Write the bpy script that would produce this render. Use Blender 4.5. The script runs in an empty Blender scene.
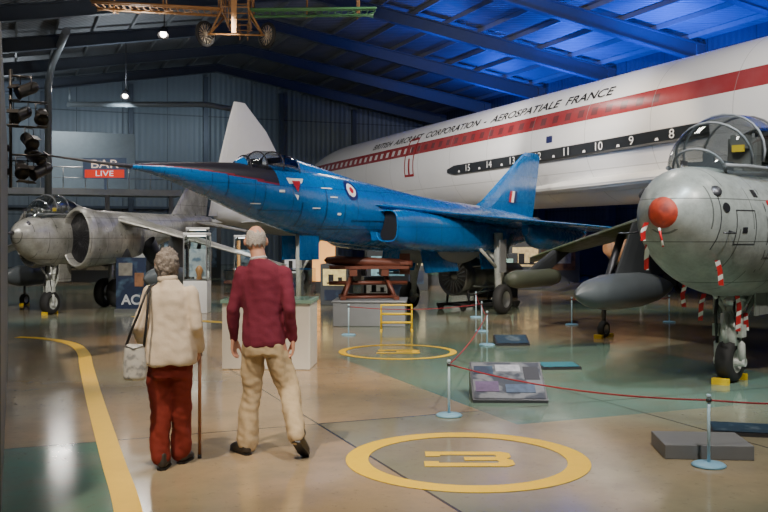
import bpy, bmesh, math, random
from mathutils import Vector, Matrix, noise
random.seed(4)
A = math.radians(22); CA, SA = math.cos(A), math.sin(A)
def S(X, Y, Z=0.0):            # survey frame (camera bearing) -> hall axes
    return Vector((CA*X+SA*Y, -SA*X+CA*Y, Z))
def sang(ax, ay): return math.atan2(ay, ax)-A
scene = bpy.context.scene
COL = scene.collection

# ---------------------------------------------------------------- materials
MATS = {}
def mat(name, col, rough=.5, metal=0., var=.12, scale=5., bump=0., emis=None, estr=0., trans=0., coat=0., ior=None):
    if name in MATS: return MATS[name]
    m = bpy.data.materials.new(name); m.use_nodes = True
    nt = m.node_tree; b = nt.nodes['Principled BSDF']
    b.inputs['Roughness'].default_value = rough; b.inputs['Metallic'].default_value = metal
    b.inputs['Transmission Weight'].default_value = trans
    b.inputs['Coat Weight'].default_value = coat
    if ior: b.inputs['IOR'].default_value = ior
    tc = nt.nodes.new('ShaderNodeTexCoord'); nz = nt.nodes.new('ShaderNodeTexNoise')
    nz.inputs['Scale'].default_value = scale; nz.inputs['Detail'].default_value = 4
    nt.links.new(tc.outputs['Object'], nz.inputs['Vector'])
    mx = nt.nodes.new('ShaderNodeMix'); mx.data_type = 'RGBA'
    mx.inputs['A'].default_value = (*[c*(1-var) for c in col], 1)
    mx.inputs['B'].default_value = (*[min(1, c*(1+var)) for c in col], 1)
    nt.links.new(nz.outputs['Fac'], mx.inputs['Factor'])
    nt.links.new(mx.outputs['Result'], b.inputs['Base Color'])
    if bump:
        bp = nt.nodes.new('ShaderNodeBump'); bp.inputs['Strength'].default_value = bump
        bp.inputs['Distance'].default_value = .01
        nt.links.new(nz.outputs['Fac'], bp.inputs['Height']); nt.links.new(bp.outputs['Normal'], b.inputs['Normal'])
    if emis:
        b.inputs['Emission Color'].default_value = (*emis, 1); b.inputs['Emission Strength'].default_value = estr
    MATS[name] = m; return m
def thin_glass(name, tint, refl=.10):
    """Thin acrylic sheet: straight-through transmission plus a glossy surface reflection."""
    m = bpy.data.materials.new(name); m.use_nodes = True; nt = m.node_tree
    nt.nodes.remove(nt.nodes['Principled BSDF']); out = nt.nodes['Material Output']
    tr = nt.nodes.new('ShaderNodeBsdfTransparent'); tr.inputs[0].default_value = (*tint, 1)
    gl = nt.nodes.new('ShaderNodeBsdfGlossy'); gl.inputs['Roughness'].default_value = .04
    lw = nt.nodes.new('ShaderNodeLayerWeight'); lw.inputs['Blend'].default_value = .25
    ma = nt.nodes.new('ShaderNodeMath'); ma.operation = 'MULTIPLY_ADD'; ma.inputs[1].default_value = .6; ma.inputs[2].default_value = refl
    mx = nt.nodes.new('ShaderNodeMixShader')
    nt.links.new(lw.outputs['Fresnel'], ma.inputs[0]); nt.links.new(ma.outputs[0], mx.inputs[0])
    nt.links.new(tr.outputs[0], mx.inputs[1]); nt.links.new(gl.outputs[0], mx.inputs[2]); nt.links.new(mx.outputs[0], out.inputs[0])
    return m

class NG:
    def __init__(s, m): s.nt = m.node_tree
    def sock(s, node, i, v):
        if hasattr(v, 'is_output'): s.nt.links.new(v, node.inputs[i])
        else: node.inputs[i].default_value = v
    def math(s, op, a, b=0., c=0.):
        n = s.nt.nodes.new('ShaderNodeMath'); n.operation = op
        s.sock(n, 0, a); s.sock(n, 1, b); s.sock(n, 2, c); return n.outputs[0]
    def rng(s, x, lo, hi): return s.math('MULTIPLY', s.math('GREATER_THAN', x, lo), s.math('LESS_THAN', x, hi))
    def mix(s, f, a, b):
        n = s.nt.nodes.new('ShaderNodeMix'); n.data_type = 'RGBA'
        for k, v in (('Factor', f), ('A', a), ('B', b)):
            if hasattr(v, 'is_output'): s.nt.links.new(v, n.inputs[k])
            else: n.inputs[k].default_value = (*v, 1) if isinstance(v, tuple) else v
        return n.outputs['Result']
    def clamp(s, v): return s.math('MINIMUM', s.math('MAXIMUM', v, 0.), 1.)
    def noise(s, vec, sc, det=4, rough=.5):
        n = s.nt.nodes.new('ShaderNodeTexNoise'); n.inputs['Scale'].default_value = sc
        n.inputs['Detail'].default_value = det; n.inputs['Roughness'].default_value = rough
        s.nt.links.new(vec, n.inputs['Vector']); return n.outputs['Fac']
    def coords(s):
        tc = s.nt.nodes.new('ShaderNodeTexCoord'); sx = s.nt.nodes.new('ShaderNodeSeparateXYZ')
        s.nt.links.new(tc.outputs['Object'], sx.inputs[0]); return tc.outputs['Object'], sx.outputs[0], sx.outputs[1], sx.outputs[2]
def newmat(name, rough=.5, metal=0.):
    m = bpy.data.materials.new(name); m.use_nodes = True
    b = m.node_tree.nodes['Principled BSDF']; b.inputs['Roughness'].default_value = rough; b.inputs['Metallic'].default_value = metal
    return m, b, NG(m)

# floor
M_floor, b, g = newmat('polished_floor', .2)
P, x, y, z = g.coords()
n1 = g.noise(P, .25, 3); n2 = g.noise(P, 1.6, 6, .65); n3 = g.noise(P, 14, 5, .7)
fx = g.math('FLOOR', g.math('DIVIDE', g.math('ADD', x, .5), 3.05)); fy = g.math('FLOOR', g.math('DIVIDE', g.math('ADD', y, .3), 4.1))
wn = g.nt.nodes.new('ShaderNodeTexWhiteNoise'); cb = g.nt.nodes.new('ShaderNodeCombineXYZ')
g.nt.links.new(fx, cb.inputs[0]); g.nt.links.new(fy, cb.inputs[1]); g.nt.links.new(cb.outputs[0], wn.inputs['Vector'])
slab = g.math('GREATER_THAN', wn.outputs['Value'], .5)
gre = g.math('MULTIPLY_ADD', slab, .4, g.math('MULTIPLY', g.math('SUBTRACT', n1, .45), 2.4))
green_cast = g.math('MULTIPLY', g.rng(x, 4.2, 8.6), g.rng(y, 7.2, 12.2)); pit = g.math('MULTIPLY', g.rng(x, -.2, .75), g.rng(y, 4.5, 7.9))  # first mask paints the lamps' greenish light on the floor into its colour
gre = g.math('MINIMUM', g.math('MAXIMUM', g.math('MAXIMUM', gre, g.math('MULTIPLY', green_cast, .85)), pit), .94)
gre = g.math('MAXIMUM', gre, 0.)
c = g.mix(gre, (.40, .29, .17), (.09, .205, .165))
c = g.mix(g.clamp(g.math('MULTIPLY', g.math('SUBTRACT', n2, .42), 1.8)), c, (.17, .145, .105))
c = g.mix(g.math('MULTIPLY', g.math('GREATER_THAN', n3, .62), .28), c, (.10, .09, .07))
jx = g.math('LESS_THAN', g.math('PINGPONG', g.math('ADD', x, .5), 1.525), .012)
jy = g.math('LESS_THAN', g.math('PINGPONG', g.math('ADD', y, .3), 2.05), .012)
c = g.mix(g.math('MULTIPLY', g.math('MAXIMUM', jx, jy), .8), c, (.04, .034, .028))
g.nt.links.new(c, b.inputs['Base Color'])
g.nt.links.new(g.math('MULTIPLY_ADD', n2, .24, .01), b.inputs['Roughness'])
# wall cladding
def clad(name, col, col2, per=1.2, bs=.25):
    m, b, g = newmat(name, .5, .1)
    P, x, y, z = g.coords()
    xy = g.math('ADD', x, y)
    s = g.math('SINE', g.math('MULTIPLY', xy, 21.))
    c = g.mix(g.math('MULTIPLY_ADD', s, .12, .5), col, col2)
    c = g.mix(g.clamp(g.math('MULTIPLY', g.math('SUBTRACT', g.noise(P, .5, 3), .4), 1.2)), c, tuple(k*.8 for k in col))
    c = g.mix(g.math('MAXIMUM', g.math('LESS_THAN', g.math('PINGPONG', z, 1.4), .03), g.math('LESS_THAN', g.math('PINGPONG', xy, per), .025)), c, tuple(k*.5 for k in col))
    g.nt.links.new(c, b.inputs['Base Color'])
    bp = g.nt.nodes.new('ShaderNodeBump'); bp.inputs['Strength'].default_value = bs; bp.inputs['Distance'].default_value = .03
    g.nt.links.new(s, bp.inputs['Height']); g.nt.links.new(bp.outputs['Normal'], b.inputs['Normal'])
    return m
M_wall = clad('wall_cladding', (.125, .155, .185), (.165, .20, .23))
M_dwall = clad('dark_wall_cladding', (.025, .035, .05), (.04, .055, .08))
M_roof = clad('roof_cladding', (.14, .145, .155), (.18, .19, .20), 1.5, .5)
M_steel = mat('rafter_steel', (.065, .08, .105), .45, .3)
M_purl = mat('purlin_steel', (.22, .23, .24), .45, .4)
M_yel = mat('yellow_floor_paint', (.88, .56, .0), .4, var=.08, scale=9)
M_black = mat('black_plastic', (.012, .012, .014), .4)
M_rub = mat('tyre_rubber', (.02, .02, .02), .75)
M_metal = mat('brushed_metal', (.45, .46, .47), .32, .9)
M_dmetal = mat('dark_metal', (.09, .09, .10), .4, .8)
M_pale = mat('pale_gear_paint', (.50, .52, .48), .4, var=.3, scale=20)
M_white = mat('white_paint', (.80, .80, .78), .35, var=.04)
M_antig = mat('anti_glare_paint', (.018, .016, .025), .4)
M_red = mat('red_paint', (.42, .008, .015), .35)
M_rwhite = mat('roundel_white', (.85, .85, .85), .4, var=.02)
M_rblue = mat('roundel_blue', (.006, .012, .10), .4, var=.02)
M_glass = thin_glass('canopy_glass', (.88, .92, .93), .07)
M_clear = thin_glass('clear_acrylic', (.93, .97, .95), .04)
M_wood = mat('varnished_wood', (.36, .18, .065), .5, scale=12)
M_gwood = mat('green_wood', (.09, .25, .10), .5, scale=12)
M_rbrown = mat('red_brown_paint', (.12, .032, .016), .5)
M_grey = mat('grey_paint', (.20, .21, .22), .5)
M_dgrey = mat('dark_grey_paint', (.045, .05, .055), .5)
M_lblue = mat('light_blue_paint', (.22, .45, .62), .4)
M_rope = mat('red_rope', (.30, .02, .03), .7)
M_skin = mat('skin', (.56, .29, .20), .5, scale=30, var=.1)
M_yellow = mat('yellow_paint', (.80, .54, .01), .45)
def blotch(name, a, bb, sc=1.2, th=.5, rough=.4, hard=14., grime=.6, panel=(.42, .3), pl=.6, coat=0., metal=0.):
    m, b, g = newmat(name, rough, metal); P, x, y, z = g.coords()
    b.inputs['Coat Weight'].default_value = coat
    n = g.noise(P, sc, 2); f = g.clamp(g.math('MULTIPLY', g.math('SUBTRACT', n, th), hard))
    c = g.mix(f, a, bb); n2 = g.noise(P, 7, 8, .72)
    c = g.mix(g.clamp(g.math('MULTIPLY', g.math('SUBTRACT', n2, .42), grime*3)), c, tuple(k*.5 for k in a))
    if pl:
        jit = g.math('MULTIPLY', g.math('FLOOR', g.math('DIVIDE', z, panel[1]*2)), .37)
        l = g.math('MAXIMUM', g.math('LESS_THAN', g.math('PINGPONG', g.math('ADD', x, jit), panel[0]), .007), g.math('LESS_THAN', g.math('PINGPONG', g.math('ADD', z, .13), panel[1]), .005))
        c = g.mix(g.math('MULTIPLY', l, pl), c, tuple(k*.2 for k in a))
    g.nt.links.new(c, b.inputs['Base Color'])
    g.nt.links.new(g.math('MULTIPLY_ADD', n2, .3, rough-.12), b.inputs['Roughness']); return m
M_blue = blotch('blue_aircraft_paint', (.001, .13, .42), (.001, .108, .37), 1.2, .5, .24, 5, .15, (.42, .33), .75, .4)
M_jet = blotch('pale_grey_jet_paint', (.31, .33, .305), (.22, .235, .21), 1.4, .5, .32, 5, .8, (.30, .22), .85, metal=.15)
M_jet2 = blotch('silver_grey_jet_paint', (.44, .435, .40), (.26, .26, .225), 2.2, .48, .28, 6, .8, (.3, .22), .85, metal=.35)
M_camo = blotch('green_grey_camouflage', (.07, .10, .045), (.13, .145, .12), 1.1, .5, .5, 20)
M_bcamo = blotch('brown_green_camouflage', (.30, .15, .07), (.06, .085, .035), 1.0, .5, .6, 20)
def stripes(name, a, bb, per, diag=1.):
    m, b, g = newmat(name, .5); P, x, y, z = g.coords()
    f = g.math('GREATER_THAN', g.math('PINGPONG', g.math('ADD', z, g.math('MULTIPLY', g.math('ADD', x, y), diag)), per), per*.68)
    g.nt.links.new(g.mix(f, a, bb), b.inputs['Base Color']); return m
M_rwstripe = stripes('red_white_stripe', (.5, .01, .015), (.75, .75, .72), .07, .5)

# ---------------------------------------------------------------- mesh builder
def perp(ax):
    ax = Vector(ax).normalized()
    u = ax.cross(Vector((0, 0, 1)))
    if u.length < .05: u = ax.cross(Vector((0, 1, 0)))
    u.normalize(); return u, ax.cross(u).normalized()
class MB:
    def __init__(s): s.v = []; s.f = []; s.m = []; s.s = []
    def add(s, vs, fs, mi=0, sm=False):
        o = len(s.v); s.v += [tuple(p) for p in vs]
        s.f += [[i+o for i in f] for f in fs]
        s.m += (mi if isinstance(mi, list) else [mi]*len(fs)); s.s += [sm]*len(fs); return s
    def box(s, c, d, mi=0, rz=0., rx=0., ry=0.):
        R = Matrix.Rotation(rz, 3, 'Z') @ Matrix.Rotation(ry, 3, 'Y') @ Matrix.Rotation(rx, 3, 'X')
        vs = [Vector(c)+R @ Vector((i*d[0]/2, j*d[1]/2, k*d[2]/2)) for i in (-1, 1) for j in (-1, 1) for k in (-1, 1)]
        return s.add(vs, [(0, 1, 3, 2), (4, 6, 7, 5), (0, 4, 5, 1), (2, 3, 7, 6), (0, 2, 6, 4), (1, 5, 7, 3)], mi)
    def tube(s, pts, r, n=10, mi=0, sm=True):
        pts = [Vector(p) for p in pts]; k = len(pts)
        rs = r if isinstance(r, (list, tuple)) else [r]*k
        vs = []; u = None
        for i, p in enumerate(pts):
            t = (pts[min(i+1, k-1)]-pts[max(i-1, 0)]).normalized()
            if u is None: u, w = perp(t)
            else:
                u = (u-t*u.dot(t)).normalized(); w = t.cross(u)
            for j in range(n):
                a = 2*math.pi*j/n; vs.append(p+(u*math.cos(a)+w*math.sin(a))*rs[i])
        fs = [(i*n+j, i*n+(j+1) % n, (i+1)*n+(j+1) % n, (i+1)*n+j) for i in range(k-1) for j in range(n)]
        o = len(s.v); s.add(vs, fs, mi, sm)
        s.f += [[o+j for j in range(n)][::-1], [o+(k-1)*n+j for j in range(n)]]; s.m += [mi, mi]; s.s += [False, False]
        return s
    def rev(s, prof, o=(0, 0, 0), ax=(0, 0, 1), n=24, mi=0, sm=True):
        ax = Vector(ax).normalized(); u, w = perp(ax); o = Vector(o); vs = []
        for r, h in prof:
            for j in range(n):
                a = 2*math.pi*j/n; vs.append(o+ax*h+(u*math.cos(a)+w*math.sin(a))*max(r, 1e-4))
        k = len(prof)
        fs = [(i*n+j, i*n+(j+1) % n, (i+1)*n+(j+1) % n, (i+1)*n+j) for i in range(k-1) for j in range(n)]
        mm = [mi[i] for i in range(k-1) for j in range(n)] if isinstance(mi, (list, tuple)) else mi
        return s.add(vs, fs, mm, sm)
    def ball(s, c, r, n=14, mi=0):
        r = r if isinstance(r, (tuple, list)) else (r, r, r); k = n//2+2; vs = []
        for i in range(k+1):
            t = math.pi*i/k
            for j in range(n):
                a = 2*math.pi*j/n
                vs.append((c[0]+r[0]*max(math.sin(t), 1e-3)*math.cos(a), c[1]+r[1]*max(math.sin(t), 1e-3)*math.sin(a), c[2]+r[2]*math.cos(t)))
        fs = [(i*n+j, (i+1)*n+j, (i+1)*n+(j+1) % n, i*n+(j+1) % n) for i in range(k) for j in range(n)]
        o = len(s.v); s.add(vs, fs, mi, True)
        s.f += [[o+j for j in range(n)], [o+k*n+j for j in range(n)][::-1]]; s.m += [mi, mi]; s.s += [True, True]
        return s
    def limb(s, pts, rs, n=14):
        for i in range(len(pts)):
            s.ball(pts[i], rs[i], n)
            if i: s.tube([pts[i-1], pts[i]], [rs[i-1], rs[i]], n)
        return s
    def rings(s, rows, n=24, mi=0, sm=True):   # z,cx,cy,rx,ry
        vs = [(cx+rx*math.cos(2*math.pi*j/n), cy+ry*math.sin(2*math.pi*j/n), z) for z, cx, cy, rx, ry in rows for j in range(n)]
        k = len(rows)
        s.add(vs, [(i*n+j, i*n+(j+1) % n, (i+1)*n+(j+1) % n, (i+1)*n+j) for i in range(k-1) for j in range(n)]+[tuple(range(n))[::-1], tuple(range((k-1)*n, k*n))], mi, sm)
        return s
    def wing(s, st, vertical=False, mi=0):      # (span, xLE, xTE, off, thick)
        cs = [0, .02, .08, .22, .45, .72, 1.]
        tk = [0, .35, .68, .98, .9, .5, .03]; n = 12; vs = []
        for sp, a, bx, off, th in st:
            up = [(a+(bx-a)*c, t*th/2) for c, t in zip(cs, tk)]
            ring = up+[(q, -t) for q, t in up[-1:0:-1]]; n = len(ring)
            for q, t in ring:
                vs.append((q, off+t, sp) if vertical else (q, sp, off+t))
        k = len(st)
        s.add(vs, [(i*n+j, i*n+(j+1) % n, (i+1)*n+(j+1) % n, (i+1)*n+j) for i in range(k-1) for j in range(n)]+[tuple(range(n))[::-1], tuple(range((k-1)*n, k*n))], mi, False)
        return s
    def obj(s, name, mats, parent=None, loc=None, rz=0., label=None, cat=None, kind=None, group=None, bev=0., norm=True):
        me = bpy.data.meshes.new(name); me.from_pydata(s.v, [], s.f)
        for m in (mats if isinstance(mats, (list, tuple)) else [mats]): me.materials.append(m)
        for i, p in enumerate(me.polygons): p.material_index = s.m[i]; p.use_smooth = s.s[i]
        if norm:
            bm = bmesh.new(); bm.from_mesh(me); bmesh.ops.recalc_face_normals(bm, faces=bm.faces); bm.to_mesh(me); bm.free()
        o = bpy.data.objects.new(name, me); COL.objects.link(o)
        if loc is not None: o.location = loc
        o.rotation_euler[2] = rz
        if parent: o.parent = parent
        tag(o, label, cat, kind, group)
        if bev:
            md = o.modifiers.new('bevel', 'BEVEL'); md.width = bev; md.segments = 2
        return o
def tag(o, label=None, cat=None, kind=None, group=None):
    for k, v in (('label', label), ('category', cat), ('kind', kind), ('group', group)):
        if v: o[k] = v
def thing(name, label, cat, loc, rz=0., group=None):
    e = bpy.data.objects.new(name, None); COL.objects.link(e); e.location = loc; e.rotation_euler[2] = rz
    e.empty_display_size = .2; tag(e, label, cat, None, group); return e
def clone(root, loc, rz, label=None):
    r = root.copy(); COL.objects.link(r); r.location = loc; r.rotation_euler[2] = rz
    if label: r['label'] = label
    def rec(src, dst):
        for c in list(src.children):
            if c is dst: continue
            q = c.copy(); COL.objects.link(q); q.parent = dst; rec(c, q)
    rec(root, r); return r

# fuselage loft ------------------------------------------------------------
class Hull:
    def __init__(s, secs): s.q = secs
    def at(s, x):
        q = s.q; n = len(q)
        if x <= q[0][0]: return q[0][1:]
        if x >= q[-1][0]: return q[-1][1:]
        i = max(k for k in range(n-1) if q[k][0] <= x)
        h = q[i+1][0]-q[i][0]; t = (x-q[i][0])/h; out = []
        for c in range(1, len(q[0])):
            d = lambda k: (q[min(k+1, n-1)][c]-q[max(k-1, 0)][c])/(q[min(k+1, n-1)][0]-q[max(k-1, 0)][0])
            m0, m1 = d(i)*h, d(i+1)*h; p0, p1 = q[i][c], q[i+1][c]
            out.append((2*t**3-3*t*t+1)*p0+(t**3-2*t*t+t)*m0+(-2*t**3+3*t*t)*p1+(t**3-t*t)*m1)
        return out
    def build(s, mb, n=32, sub=5, matfn=None, yc=0., pw=1., cap0=True):
        xs = []
        for i in range(len(s.q)-1):
            xs += [s.q[i][0]+(s.q[i+1][0]-s.q[i][0])*k/sub for k in range(sub)]
        xs.append(s.q[-1][0]); vs = []
        sp = lambda v: math.copysign(abs(v)**pw, v)
        for x in xs:
            zt, zb, hw = s.at(x); zc, rz = (zt+zb)/2, (zt-zb)/2
            for j in range(n):
                a = 2*math.pi*j/n; vs.append((x, yc+hw*sp(math.cos(a)), zc+rz*sp(math.sin(a))))
        fs = []; ms = []
        for i in range(len(xs)-1):
            for j in range(n):
                fs.append((i*n+j, i*n+(j+1) % n, (i+1)*n+(j+1) % n, (i+1)*n+j))
                ms.append(matfn((xs[i]+xs[i+1])/2, 2*math.pi*(j+.5)/n) if matfn else 0)
        o = len(mb.v); mb.add(vs, fs, ms, True); k = len(xs)
        caps = [[o+(k-1)*n+j for j in range(n)][::-1]]
        if cap0: caps.append([o+j for j in range(n)])
        mb.f += caps; mb.m += [0]*len(caps); mb.s += [False]*len(caps); return mb
    def side(s, x, z, sg=-1, off=.006):
        zt, zb, hw = s.at(x); zc, rz = (zt+zb)/2, (zt-zb)/2
        k = max(0., 1-((z-zc)/rz)**2)
        nz = (z-zc)/rz**2; ny = math.sqrt(k)/hw; L = math.hypot(nz, ny) or 1
        return (x, sg*(hw*math.sqrt(k)+off*ny/L), z+off*nz/L)
def disc2(cx, cz, r, n=24, rings=3):
    vs = [(cx, cz)]; fs = []
    for k in range(1, rings+1):
        for j in range(n): a = 2*math.pi*j/n; vs.append((cx+r*k/rings*math.cos(a), cz+r*k/rings*math.sin(a)))
    for j in range(n): fs.append((0, 1+j, 1+(j+1) % n))
    for k in range(rings-1):
        for j in range(n): fs.append((1+k*n+j, 1+(k+1)*n+j, 1+(k+1)*n+(j+1) % n, 1+k*n+(j+1) % n))
    return vs, fs
def text2(body, size, sx=1., align='LEFT', bold=0.):
    cu = bpy.data.curves.new('t', 'FONT'); cu.body = body; cu.size = size; cu.align_x = align; cu.offset = bold
    o = bpy.data.objects.new('t', cu); COL.objects.link(o)
    bpy.context.view_layer.update()
    me = bpy.data.meshes.new_from_object(o.evaluated_get(bpy.context.evaluated_depsgraph_get()))
    vs = [(v.co.x*sx, v.co.y) for v in me.vertices]; fs = [tuple(p.vertices) for p in me.polygons]
    bpy.data.objects.remove(o); bpy.data.meshes.remove(me); return vs, fs
def decal(h, name, vs, fs, m, parent, sg=-1, off=.006, label=None):
    mb = MB(); mb.add([h.side(a, c, sg, off) for a, c in vs], fs)
    return mb.obj(name, m, parent, label=label, norm=False)
def patch(h, x0, x1, z0, z1, kx=3, kz=8):
    vs = [(x0+(x1-x0)*i/kx, z0+(z1-z0)*j/kz) for i in range(kx+1) for j in range(kz+1)]
    return vs, [(i*(kz+1)+j, (i+1)*(kz+1)+j, (i+1)*(kz+1)+j+1, i*(kz+1)+j+1) for i in range(kx) for j in range(kz)]
def wheel(name, c, r, w, parent, ax=(0, 1, 0), hub=None, label=None):
    mb = MB()
    mb.rev([(.001, -w*.3), (r*.5, -w*.32), (r*.55, -w*.5), (r*.9, -w*.5), (r, -w*.25), (r, w*.25), (r*.9, w*.5), (r*.55, w*.5), (r*.5, w*.32), (.001, w*.3)],
           c, ax, 28, [1, 1, 0, 0, 0, 0, 0, 1, 1])
    return mb.obj(name, [M_rub, hub or M_metal], parent, label=label)

# ================================================================= the hall
UL, UR, VF, VB, ZE, ZR, UC = -3.4, 23.6, -4., 52., 8.9, 11., 10.1
def st(mb, name, m): return mb.obj(name, m, kind='structure')
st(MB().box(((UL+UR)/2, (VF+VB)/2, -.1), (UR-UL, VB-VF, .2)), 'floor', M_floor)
st(MB().box((UL-.1, (VF+VB)/2, ZE/2), (.2, VB-VF, ZE)), 'wall_left', M_wall)
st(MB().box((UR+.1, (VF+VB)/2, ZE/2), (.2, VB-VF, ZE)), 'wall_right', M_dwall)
def gable(name, v, m):
    mb = MB(); p = [(UL, 0), (UR, 0), (UR, ZE), (UC, ZR), (UL, ZE)]
    mb.add([(a, v, c) for a, c in p]+[(a, v+.2, c) for a, c in p], [(0, 1, 2, 3, 4), (9, 8, 7, 6, 5)]+[(i, (i+1) % 5, (i+1) % 5+5, i+5) for i in range(5)])
    st(mb, name, m)
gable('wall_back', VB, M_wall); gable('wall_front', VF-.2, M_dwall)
mb = MB()
mb.add([(UL, VF, ZE), (UC, VF, ZR), (UR, VF, ZE), (UL, VB, ZE), (UC, VB, ZR), (UR, VB, ZE),
        (UL, VF, ZE+.15), (UC, VF, ZR+.15), (UR, VF, ZE+.15), (UL, VB, ZE+.15), (UC, VB, ZR+.15), (UR, VB, ZE+.15)],
       [(0, 1, 4, 3), (1, 2, 5, 4), (6, 9, 10, 7), (7, 10, 11, 8), (0, 3, 9, 6), (2, 8, 11, 5), (0, 6, 7, 1), (1, 7, 8, 2), (3, 4, 10, 9), (4, 5, 11, 10)])
st(mb, 'ceiling', M_roof)
tn = 1
def roofz(u): return ZR-(ZR-ZE)*abs(u-UC)/(UR-UC)
for v in (48.7, 43.3, 37.9, 32.4, 27., 21.6, 16.2, 10.8, 5.4):
    mb = MB(); w = .13
    prof = [(UL+.01, ZE), (UC, ZR), (UR-.01, ZE)]
    for (u0, z0), (u1, z1) in zip(prof, prof[1:]):
        dd = 0.55 if u0 < UC-1 else .38; de = .38 if u0 < UC-1 else .62
        for wd, a0, b0, a1, b1 in ((.03, -.2, -.2-dd, -.2, -.2-de), (w, -.2, -.25, -.2, -.25), (w, -.2-dd, -.25-dd, -.2-de, -.25-de)):
            mb.add([(u0, v-wd, z0+a0), (u0, v+wd, z0+a0), (u0, v-wd, z0+b0), (u0, v+wd, z0+b0), (u1, v-wd, z1+a1), (u1, v+wd, z1+a1), (u1, v-wd, z1+b1), (u1, v+wd, z1+b1)],
                   [(0, 1, 5, 4), (2, 6, 7, 3), (0, 4, 6, 2), (1, 3, 7, 5), (0, 2, 3, 1), (4, 5, 7, 6)])
    mb.box((UR-.2, v, ZE/2-.1), (.36, .2, ZE-.2)); mb.box((UL+.2, v, ZE/2-.1), (.36, .2, ZE-.2))
    st(mb, 'trim_%d' % tn, M_steel); tn += 1
for i in range(19):
    u = UL+.7+i*1.42
    st(MB().box((u, (VF+VB)/2, roofz(u)-.1), (.07, VB-VF, .17)), 'trim_%d' % tn, M_purl); tn += 1
for u in (1.5, 6., 10.1, 14.5, 19.):
    st(MB().box((u, VB-.14, roofz(u)/2-.2), (.26, .26, roofz(u)-.4)), 'trim_%d' % tn, M_steel); tn += 1
for zz in (5.7, 3.2):
    st(MB().box(((UL+UR)/2, VB-.1, zz), (UR-UL, .16, .14)), 'trim_%d' % tn, M_steel); tn += 1
st(MB().box((-.2, 9.9, 1.45), (.28, 8.6, 2.9)), 'wall_partition', mat('partition_paint', (.13, .15, .17), .6))
# yellow floor markings (paint)
def ribbon(pts, w, z=.004, mb=None):
    mb = mb or MB(); vs = []
    for i, p in enumerate(pts):
        t = (Vector(pts[min(i+1, len(pts)-1)])-Vector(pts[max(i-1, 0)])).normalized(); nrm = Vector((-t.y, t.x))
        for q in (Vector(p)+nrm*w/2, Vector(p)-nrm*w/2): vs.append(S(q.x, q.y, z))
    mb.add(vs, [(2*i, 2*i+1, 2*i+3, 2*i+2) for i in range(len(pts)-1)]); return mb
def smoothpts(p, k=6):
    out = []
    for i in range(len(p)-1):
        p0, p1, p2, p3 = [Vector(p[max(0, min(len(p)-1, i+j))]) for j in (-1, 0, 1, 2)]
        for t in [q/k for q in range(k)]:
            out.append(.5*((2*p1)+(-p0+p2)*t+(2*p0-5*p1+4*p2-p3)*t*t+(-p0+3*p1-3*p2+p3)*t**3))
    out.append(Vector(p[-1])); return out
ribbon(smoothpts([(-.75, 3.2), (-1.57, 5.65), (-2.05, 6.95), (-2.98, 9.48), (-3.85, 11.9), (-4.35, 13.3), (-4.9, 14.4), (-5.6, 15.1), (-6.1, 15.3)]), .17).obj(
    'floor_marking', M_yel, label='curving yellow painted walkway line on polished floor', cat='floor line', norm=False)
def ringmark(cx, cy, r, w, label):
    mb = MB(); n = 72; vs = []
    for j in range(n):
        a = 2*math.pi*j/n
        for q in (r, r-w): vs.append(S(cx+q*math.cos(a), cy+q*math.sin(a), .004))
    mb.add(vs, [(2*j, 2*j+1, (2*j+3) % (2*n), (2*j+2) % (2*n)) for j in range(n)])
    k = r/.92
    def quad(x0, y0, x1, y1): mb.add([S(cx+a*k, cy+c*k, .004) for a, c in ((x0, y0), (x1, y0), (x1, y1), (x0, y1))], [(0, 1, 2, 3)])
    quad(-.31, .12, .22, .225); quad(-.33, -.235, .22, -.13); quad(-.31, .075, -.20, .12); quad(-.33, -.13, -.22, -.08); quad(-.02, -.052, .22, .052)
    mb.add([S(cx+a*k, cy+c*k, .004) for a, c in ((.22, .225), (.28, .225), (.34, .17), (.34, .05), (.30, 0), (.34, -.05), (.34, -.18), (.28, -.235), (.22, -.235), (.22, -.13), (.235, -.08), (.22, -.052), (.22, .052), (.235, .08), (.22, .12))],
           [(0, 1, 2, 14), (14, 2, 13), (13, 2, 3), (13, 3, 4, 12), (12, 4, 11), (11, 4, 5, 10), (10, 5, 6), (10, 6, 9), (9, 6, 7, 8)])
    mb.obj('floor_marking', M_yel, label=label, cat='floor marking', norm=False, group='painted floor circles')
ringmark(.63, 6.98, .92, .17, 'large yellow painted ring enclosing a boxy numeral')
ringmark(.2, 13.4, .86, .10, 'yellow painted ring on floor before blue jet')
ribbon([(-5.2, 19.2), (-2.7, 17.6)], .25).obj('floor_marking', M_yel, label='short faded yellow stripe near display kiosks', cat='floor line', norm=False)

# ================================================================= supersonic airliner
lin = thing('airliner', 'white supersonic airliner with red cheatline and black lettering', 'airplane', (14.95, 51., 0), -math.pi/2)
HC = Hull([(0, 3.35, 3.15, .1), (3, 4.3, 3.0, .7), (6, 5.4, 2.75, 1.2), (9, 5.85, 2.55, 1.42), (13, 5.9, 2.5, 1.45), (30, 5.9, 2.5, 1.45), (44, 5.9, 2.5, 1.45)])
M_lin, b, g = newmat('airliner_paint', .25); P, x, y, z = g.coords()
stripe = g.math('MULTIPLY', g.rng(z, 4.62, 5.04), g.math('GREATER_THAN', x, 5.))
win = g.math('MULTIPLY', g.rng(z, 4.72, 4.92), g.math('MULTIPLY', g.rng(x, 9., 34.), g.math('GREATER_THAN', g.math('PINGPONG', x, .3), .17)))
c = g.mix(stripe, (.80, .80, .81), (.28, .001, .004))
wc = g.mix(g.math('GREATER_THAN', x, 20.), (.72, .64, .64), (.12, .002, .004))
c = g.mix(win, c, wc)
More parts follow.
